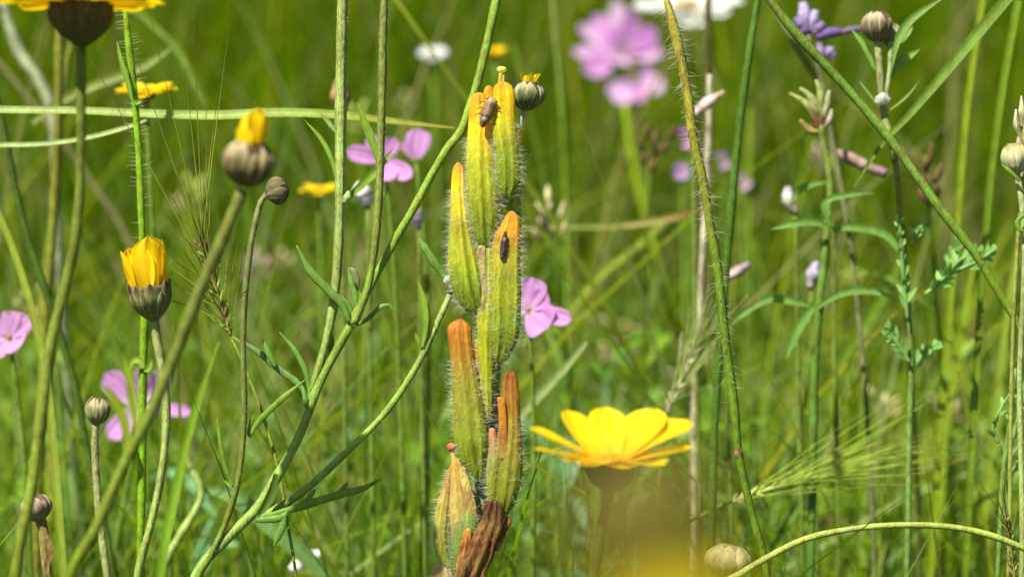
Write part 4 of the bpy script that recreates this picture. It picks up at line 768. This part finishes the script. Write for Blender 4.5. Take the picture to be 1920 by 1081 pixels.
for lab, c0, d_, lst, c_ in (
    ('small lilac flower bud left of the long hairy stem half way up', (1278, 325), .68, [(-14, 12, 30, 14), (12, 8, 30, 12), (0, -14, 20, 14)], (.52, .3, .58)),
    ('tiny pink flower touching the long hairy stem', (1290, 262), .70, [(-10, 22, 30, 12), (4, -22, 20, 14), (10, 14, 20, 10)], (.55, .25, .5)),
    ('small mauve flower right of the dark green stem', (1392, 345), .72, [(-8, 18, 30, 12), (10, -10, 20, 13), (2, 18, 20, 10)], (.5, .33, .44)),
    ('faint mauve flower between the two upright dark stems', (1356, 305), .74, [(-4, 18, 30, 12), (6, -12, 20, 12)], (.5, .32, .5))):
    a_ = unit(VIEW + UP * .4); open_flower('small_pink_flower', lab, c0, d_, a_, by_dir(a_, lst), 7, c_, M_PINK, stem_to=[(c0[0] + 20, 1090), (c0[0] + 8, 600)])
# lavender sprig top right: a stalk with florets
t, W = simple_stem('lavender_flower', 'blurred lavender flower with drooping violet florets in the upper right', 'flower', [(1640, 1088), (1600, 500), (1560, 260), (1535, 130), (1512, 60)], [5, 5, 5, 5, 5], [(.14, .17, .06), (.2, .18, .16)], F + .08)
for a_, b_, wd, c_ in (((1512, 55), (1505, 5), 15, (.56, .48, .68)), ((1520, 60), (1530, 20), 13, (.5, .42, .6)), ((1512, 60), (1490, 35), 12, (.32, .22, .42)), ((1530, 70), (1578, 60), 13, (.22, .13, .32)), ((1560, 68), (1625, 52), 8, (.24, .17, .28)), ((1525, 65), (1545, 45), 14, (.32, .22, .42)), ((1545, 95), (1562, 108), 16, (.46, .36, .55)), ((1520, 55), (1500, 65), 12, (.2, .12, .32)), ((1535, 80), (1540, 112), 10, (.44, .33, .5))):
    m_ = ((a_[0] + b_[0]) / 2, (a_[1] + b_[1]) / 2 - 3); mb = MB(); tube(mb, to_world([a_, m_, b_], F + .08), R(np.array([wd * .5, wd * .85, wd * .5]), F + .08), [(.22, .15, .3), c_, c_], 8, wob=.06); obj('floret', mb, M_PINK, t)
for lab, pts, wd, c_ in (('dusky mauve seed pod hanging between the dried flower and diagonal stem', [(1560, 285), (1590, 295), (1630, 315), (1662, 325)], [7, 12, 10, 8], [(.4, .34, .22), (.32, .18, .16), (.34, .24, .2), (.3, .14, .18)]),
                         ('grey violet closed bud on the right below the dried flower', [(1520, 540), (1524, 515), (1532, 490)], [8, 15, 6], [(.34, .3, .2), (.26, .24, .28), (.28, .26, .34)]),
                         ('withered pale lilac bud left of the leafy dark stalk', [(1492, 400), (1480, 375), (1476, 350)], [7, 14, 6], [(.42, .34, .2), (.4, .36, .3), (.38, .3, .38)]),
                         ('dull pink dried bud touching the dark green stem', [(1360, 520), (1385, 508), (1405, 495)], [8, 10, 6], [(.5, .4, .32), (.36, .26, .28), (.3, .24, .3)]),
                         ('straw pink dry leaf tip beside the long hairy stem near the top', [(1300, 215), (1325, 195), (1358, 172)], [6, 12, 4], [(.56, .42, .36), (.6, .45, .38), (.5, .36, .25)]),
                         ('dusky violet bud among the grass left of the spike', [(786, 430), (783, 412), (786, 392)], [5, 10, 5], [(.12, .1, .1), (.15, .11, .16), (.22, .18, .2)]),
                         ('white woolly bud glimpsed between the two upright branches', [(690, 385), (680, 362), (664, 352)], [10, 18, 14], [(.4, .42, .34), (.62, .58, .58), (.6, .62, .55)]),
                         ('brown blurred seed head behind the upright pale branch', [(640, 215), (638, 185), (640, 150)], [10, 20, 12], [(.2, .16, .06), (.24, .14, .07), (.28, .17, .09)]),
                         ('white curled petal lying low in the grass at lower left', [(545, 1068), (572, 1050), (600, 1036)], [8, 16, 9], [(.6, .62, .55), (.78, .78, .74), (.75, .76, .7)])):
    d_ = F + .09; Wd, root = stem_pts([(pts[0][0] + 12, 1092), (pts[0][0] + 5, (pts[0][1] + 1092) / 2), pts[0]], d_); t = thing('seed_bud', lab, 'bud', root); mb = MB(); tube(mb, Wd, R(np.array([4, 4, 4, 4.5, 4]), d_), (.15, .19, .05), 8); obj('stem', mb, M_STEM, t)
    mb = MB(); tube(mb, to_world(pts, d_), R(interp(wd, len(pts)), d_), c_, 10, wob=.08); obj('bud', mb, M_DRY, t)
# far yellow flowers and white ones
def far_daisy(label, c0, d, L, Wd, col, tilt=0.0, n=11, name='far_yellow_flower', mat=None, Rc=.3, st=None, el=.12):
    a_ = unit(UP + FWD * .1 * 0 - FWD * tilt); t, W = simple_stem(name, label, 'flower', (st or [(c0[0] + 15, 1095), (c0[0] + 8, c0[1] + 300)]) + [(c0[0], c0[1] + L * .3)], [5, 5, 5], [(.14, .2, .04)], d)
    h = head(t, P(c0[0], c0[1], d) - a_ * R(L * .3, d), a_, R(L * Rc, d), R(L * .3, d), False, 8, (.13, .12, .04), (.2, .18, .08), (.1, .06, .03), scales=False)
    for i in range(n): petal(h, R(L * Rc * .7, d), R(L * .28, d), i * 2 * PI / n + .13, el + .2 * math.sin(i * 2.1), R(L * .75, d), R(Wd, d), col, 0, .5, .05, mat or M_YEL)
    disc(h, R(L * Rc * .8, d), R(L * .3, d), R(L * .1, d), ORG if name == 'far_yellow_flower' else (.7, .5, .05), 40); return t
far_daisy('flat blurred yellow flower behind the bristly stem at upper left', (274, 172), .54, 62, 20, YEL, 0.22, st=[(320, 1095), (290, 500)])
far_daisy('blurred yellow flower left of the upright pale branch', (598, 357), .62, 42, 13, YEL, .2)
far_daisy('small blurred yellow flower at the top above the spike', (930, 104), .74, 26, 10, YEL, .3, el=.7)
far_daisy('big white blurred flower cut by the top edge', (1290, 12), .84, 110, 36, (.82, .82, .76), .45, name='white_flower', mat=M_PINK)
far_daisy('small white blurred flower near the top left of the spike', (812, 102), .85, 30, 12, (.8, .8, .76), .5, name='white_flower', mat=M_PINK)

# ------------------------------------------------------------------ feathery leafed plants and broad leaved weeds
def feather(parent, pts, d, n, L, col, r=4.0):
    n = int(n * 1.5); L = L * 1.15
    Wd = to_world(pts, d); q = smooth(Wd, 40); T, sd, nr = frames(q); mb = MB(); tube(mb, Wd, R(np.array([r, r, r * .6]), d), col, 6)
    for i in range(n):
        k = int(4 + 35 * i / n); s = (-1) ** i; l = R(L * (1.1 - .6 * i / n) * random.uniform(.7, 1.2), d); dr = unit(T[k] + sd[k] * s * random.uniform(.5, 1.0) + nr[k] * random.gauss(0, .5))
        e = q[k] + dr * l; blade(mb, [q[k], (q[k] + e) / 2 + T[k] * l * .1, e], R(np.array([r, r * 1.5, r * .3]), d), np.array(col) * random.uniform(.8, 1.2), .3, 5, m=3)
    return obj('leaf', mb, M_LEAF, parent)
t, W = simple_stem('feathery_plant', 'grey green plant with feathery divided leaves at right under the diagonal stem', 'plant', [(1700, 1090), (1705, 820), (1708, 680), (1702, 560), (1690, 440)], [5, 6, 6, 5, 3], [(.16, .24, .08)], F + .04)
FC = (.24, .40, .16)
for pts, n, L in (([(1735, 552), (1770, 520), (1800, 488), (1840, 470)], 10, 36), ([(1745, 545), (1780, 500), (1792, 465), (1800, 450)], 9, 30), ([(1800, 505), (1835, 488), (1868, 466)], 6, 26), ([(1702, 600), (1694, 520), (1688, 440), (1686, 400)], 10, 24), ([(1712, 455), (1722, 430), (1745, 418)], 4, 20), ([(1706, 680), (1680, 640), (1660, 610)], 7, 30), ([(1706, 700), (1735, 660), (1760, 640)], 7, 26)):
    feather(t, pts, F + .04 + random.uniform(-.004, .012), n, L, FC)
t, W = simple_stem('feathery_plant', 'blue green feathery plant on the right edge below half height', 'plant', [(1870, 1090), (1880, 900), (1895, 780), (1905, 690)], [5, 5, 5, 3], [(.16, .24, .08)], F + .02)
for pts, n, L in (([(1880, 880), (1900, 820), (1912, 760), (1925, 700)], 8, 40), ([(1872, 830), (1862, 800), (1880, 760), (1905, 720)], 5, 26), ([(1890, 900), (1905, 870), (1925, 850)], 4, 30)):
    feather(t, pts, F + .02, n, L, FC, 3)
WP = [(.12, .23, .02), (.15, .27, .04), (.2, .33, .11), (.23, .33, .04), (.10, .19, .02), (.16, .30, .22), (.05, .10, .012)]
def weed(x, y, h, n, group, label, name, wl, lmin, lmax):
    t = thing(name, label, 'plant', (x, y, 0), group); c0 = np.array(random.choice(WP)) * random.uniform(.85, 1.2); lx = random.uniform(-.3, .3) * h; ly = random.uniform(-.2, .2) * h
    S_ = [np.array([x, y, -.002]), np.array([x + lx * .3, y + ly * .3, h * .5]), np.array([x + lx, y + ly, h])]; mb = MB(); tube(mb, S_, [.0013, .0011, .0006], c0 * .9, 6, 8); obj('stem', mb, M_STEM, t); q = smooth(S_, 30)
    for i in range(n):
        k = int(6 + 23 * i / max(1, n - 1)); a_ = i * 2.4 + random.random(); l = random.uniform(lmin, lmax) * (1.1 - .4 * i / n); dr = np.array([math.cos(a_), math.sin(a_), random.uniform(.1, .9)]); e = q[k] + dr * l; m_ = (q[k] + e) / 2 + np.array([0, 0, l * .18])
        mb = MB(); ww = wl * random.uniform(.8, 1.3); blade(mb, [q[k], m_, e - np.array([0, 0, l * .15])], [ww * .4, ww, ww * .9, ww * .1], c0 * random.uniform(.85, 1.2), .3, 9, m=5, twist=random.uniform(-.4, .4), side=np.cross(dr, [0, 0, 1])); obj('leaf', mb, M_LEAF, t)
random.seed(5)
for i in range(76):
    y = random.uniform(.10, .42); d_ = y + F * .94; x = random.uniform(-1, 1) * (.225 * d_ + .03)
    ztop = .25 - .34 * y - random.uniform(.02, .06) - .0; h = max(.05, min(.2, ztop - .02 + random.uniform(-.03, .015)))
    weed(x, y, h, random.randint(6, 10), 'low leafy plants among the grass', 'low leafy green plant half lost among the grass low in the picture', 'leafy_plant', random.uniform(.0010, .0030), .016, .04)
# tall blurred grass stems standing in the middle distance, one object each
protos = []
KINDS = [('dark green', (.13, .21, .02)), ('mid green', (.17, .26, .02)), ('mid green', (.2, .28, .03)), ('yellow green', (.26, .32, .02)), ('yellow green', (.29, .34, .04)), ('straw coloured', (.38, .33, .16)), ('mid green', (.18, .29, .03)), ('dark green', (.12, .18, .02))]
for i in range(24):
    mb = MB(); c0 = np.array(KINDS[i % 8][1]); b_ = random.gauss(0, .22); e_ = random.gauss(0, .12)
    tube(mb, [np.array([0, 0, 0]), np.array([b_ * .15, e_ * .1, .35]), np.array([b_ * .55, e_ * .4, .7]), np.array([b_ * 1.4, e_, .97])], [.0055, .005, .004, .0015], c0, 5, 14)
    me = mb.mesh('stem'); me.materials.append(M_GRASS); protos.append(me)
for i in range(110):
    y = .20 + 1.3 * random.random() ** 1.2; d_ = y + F * .94; x = random.uniform(-1, 1) * (.235 * d_ + .03); h = random.uniform(.13, .27) * (1 + .1 * y)
    kd = KINDS[i % 8][0]; o = bpy.data.objects.new('wild_grass', protos[i % 24]); COL.objects.link(o); o.location = (x, y, -.002); s = random.uniform(.6, 1.2) * .26
    o.scale = (s, s, h); o.rotation_euler = (random.gauss(0, .36), random.gauss(0, .45), random.uniform(0, 2 * PI))
    tag(o, 'thin blurred %s grass stem in the meadow background' % kd, 'grass', 'thin %s grass stems in the background' % kd)

# small seed heads and weed tops scattered through the middle distance, one object each
HK = [('pale straw seed head', (.52, .44, .22)), ('small yellow green flower head', (.42, .46, .10)), ('dusky pink seed head', (.42, .28, .26)), ('dark brown seed head', (.16, .10, .04))]
protos2 = []
for i in range(8):
    lab, hc = HK[i % 4]; parts = []; b_ = random.gauss(0, .03); top = np.array([b_, random.gauss(0, .02), .2]); S_ = [np.zeros(3), np.array([b_ * .2, .005, .1]), top]
    mb = MB(); tube(mb, S_, [.0010, .0009, .0006], (.16, .22, .02), 5, 10); me = mb.mesh('stem'); me.materials.append(M_GRASS); parts.append(('stem', me)); q = smooth(S_, 20)
    for n in range(5):
        k_ = 8 + 2 * n; a_ = n * 2.4 + i; l = random.uniform(.012, .028); dr = np.array([math.cos(a_), math.sin(a_), random.uniform(.3, 1.2)]); e = q[k_] + dr * l
        mb = MB(); ww = random.uniform(.0008, .0022); blade(mb, [q[k_], (q[k_] + e) / 2 + [0, 0, l * .15], e], [ww * .4, ww, ww * .1], random.choice([(.17, .27, .02), (.22, .34, .1), (.13, .22, .01)]), .3, 7, m=3, side=np.cross(dr, [0, 0, 1])); me = mb.mesh('leaf'); me.materials.append(M_LEAF); parts.append(('leaf', me))
    mb = MB()
    for n in range(9):
        a_ = n * 2.4; o_ = top + np.array([math.cos(a_), math.sin(a_), 0]) * .0018 * (n % 3) + [0, 0, .0012 * n - .004]; tube(mb, [o_, o_ + [math.cos(a_) * .0015, math.sin(a_) * .0015, .0022], o_ + [math.cos(a_) * .002, math.sin(a_) * .002, .0042]], [.0005, .0010, .0003], np.array(hc) * random.uniform(.7, 1.25), 5, 5)
    me = mb.mesh('seed_head'); me.materials.append(M_DRY); parts.append(('seed_head', me)); protos2.append((lab, parts))
for i in range(64):
    y = random.uniform(.12, .75); d_ = y + F * .94; x = random.uniform(-1, 1) * (.235 * d_ + .02); zt = C[2] - d_ * math.tan(math.radians(random.triangular(13.5, 27.5, 24))); s = max(.3, zt / .2)
    lab, parts = protos2[i % 8]; t = thing('meadow_weed', 'thin blurred weed topped by a %s among the grass' % lab, 'weed', (x, y, -.002), 'weeds with a %s in the grass' % lab); t.rotation_euler = (random.gauss(0, .08), random.gauss(0, .12), random.uniform(0, 6.28)); t.scale = (1, 1, s)
    for nm, me in parts: instance(nm, me, t)
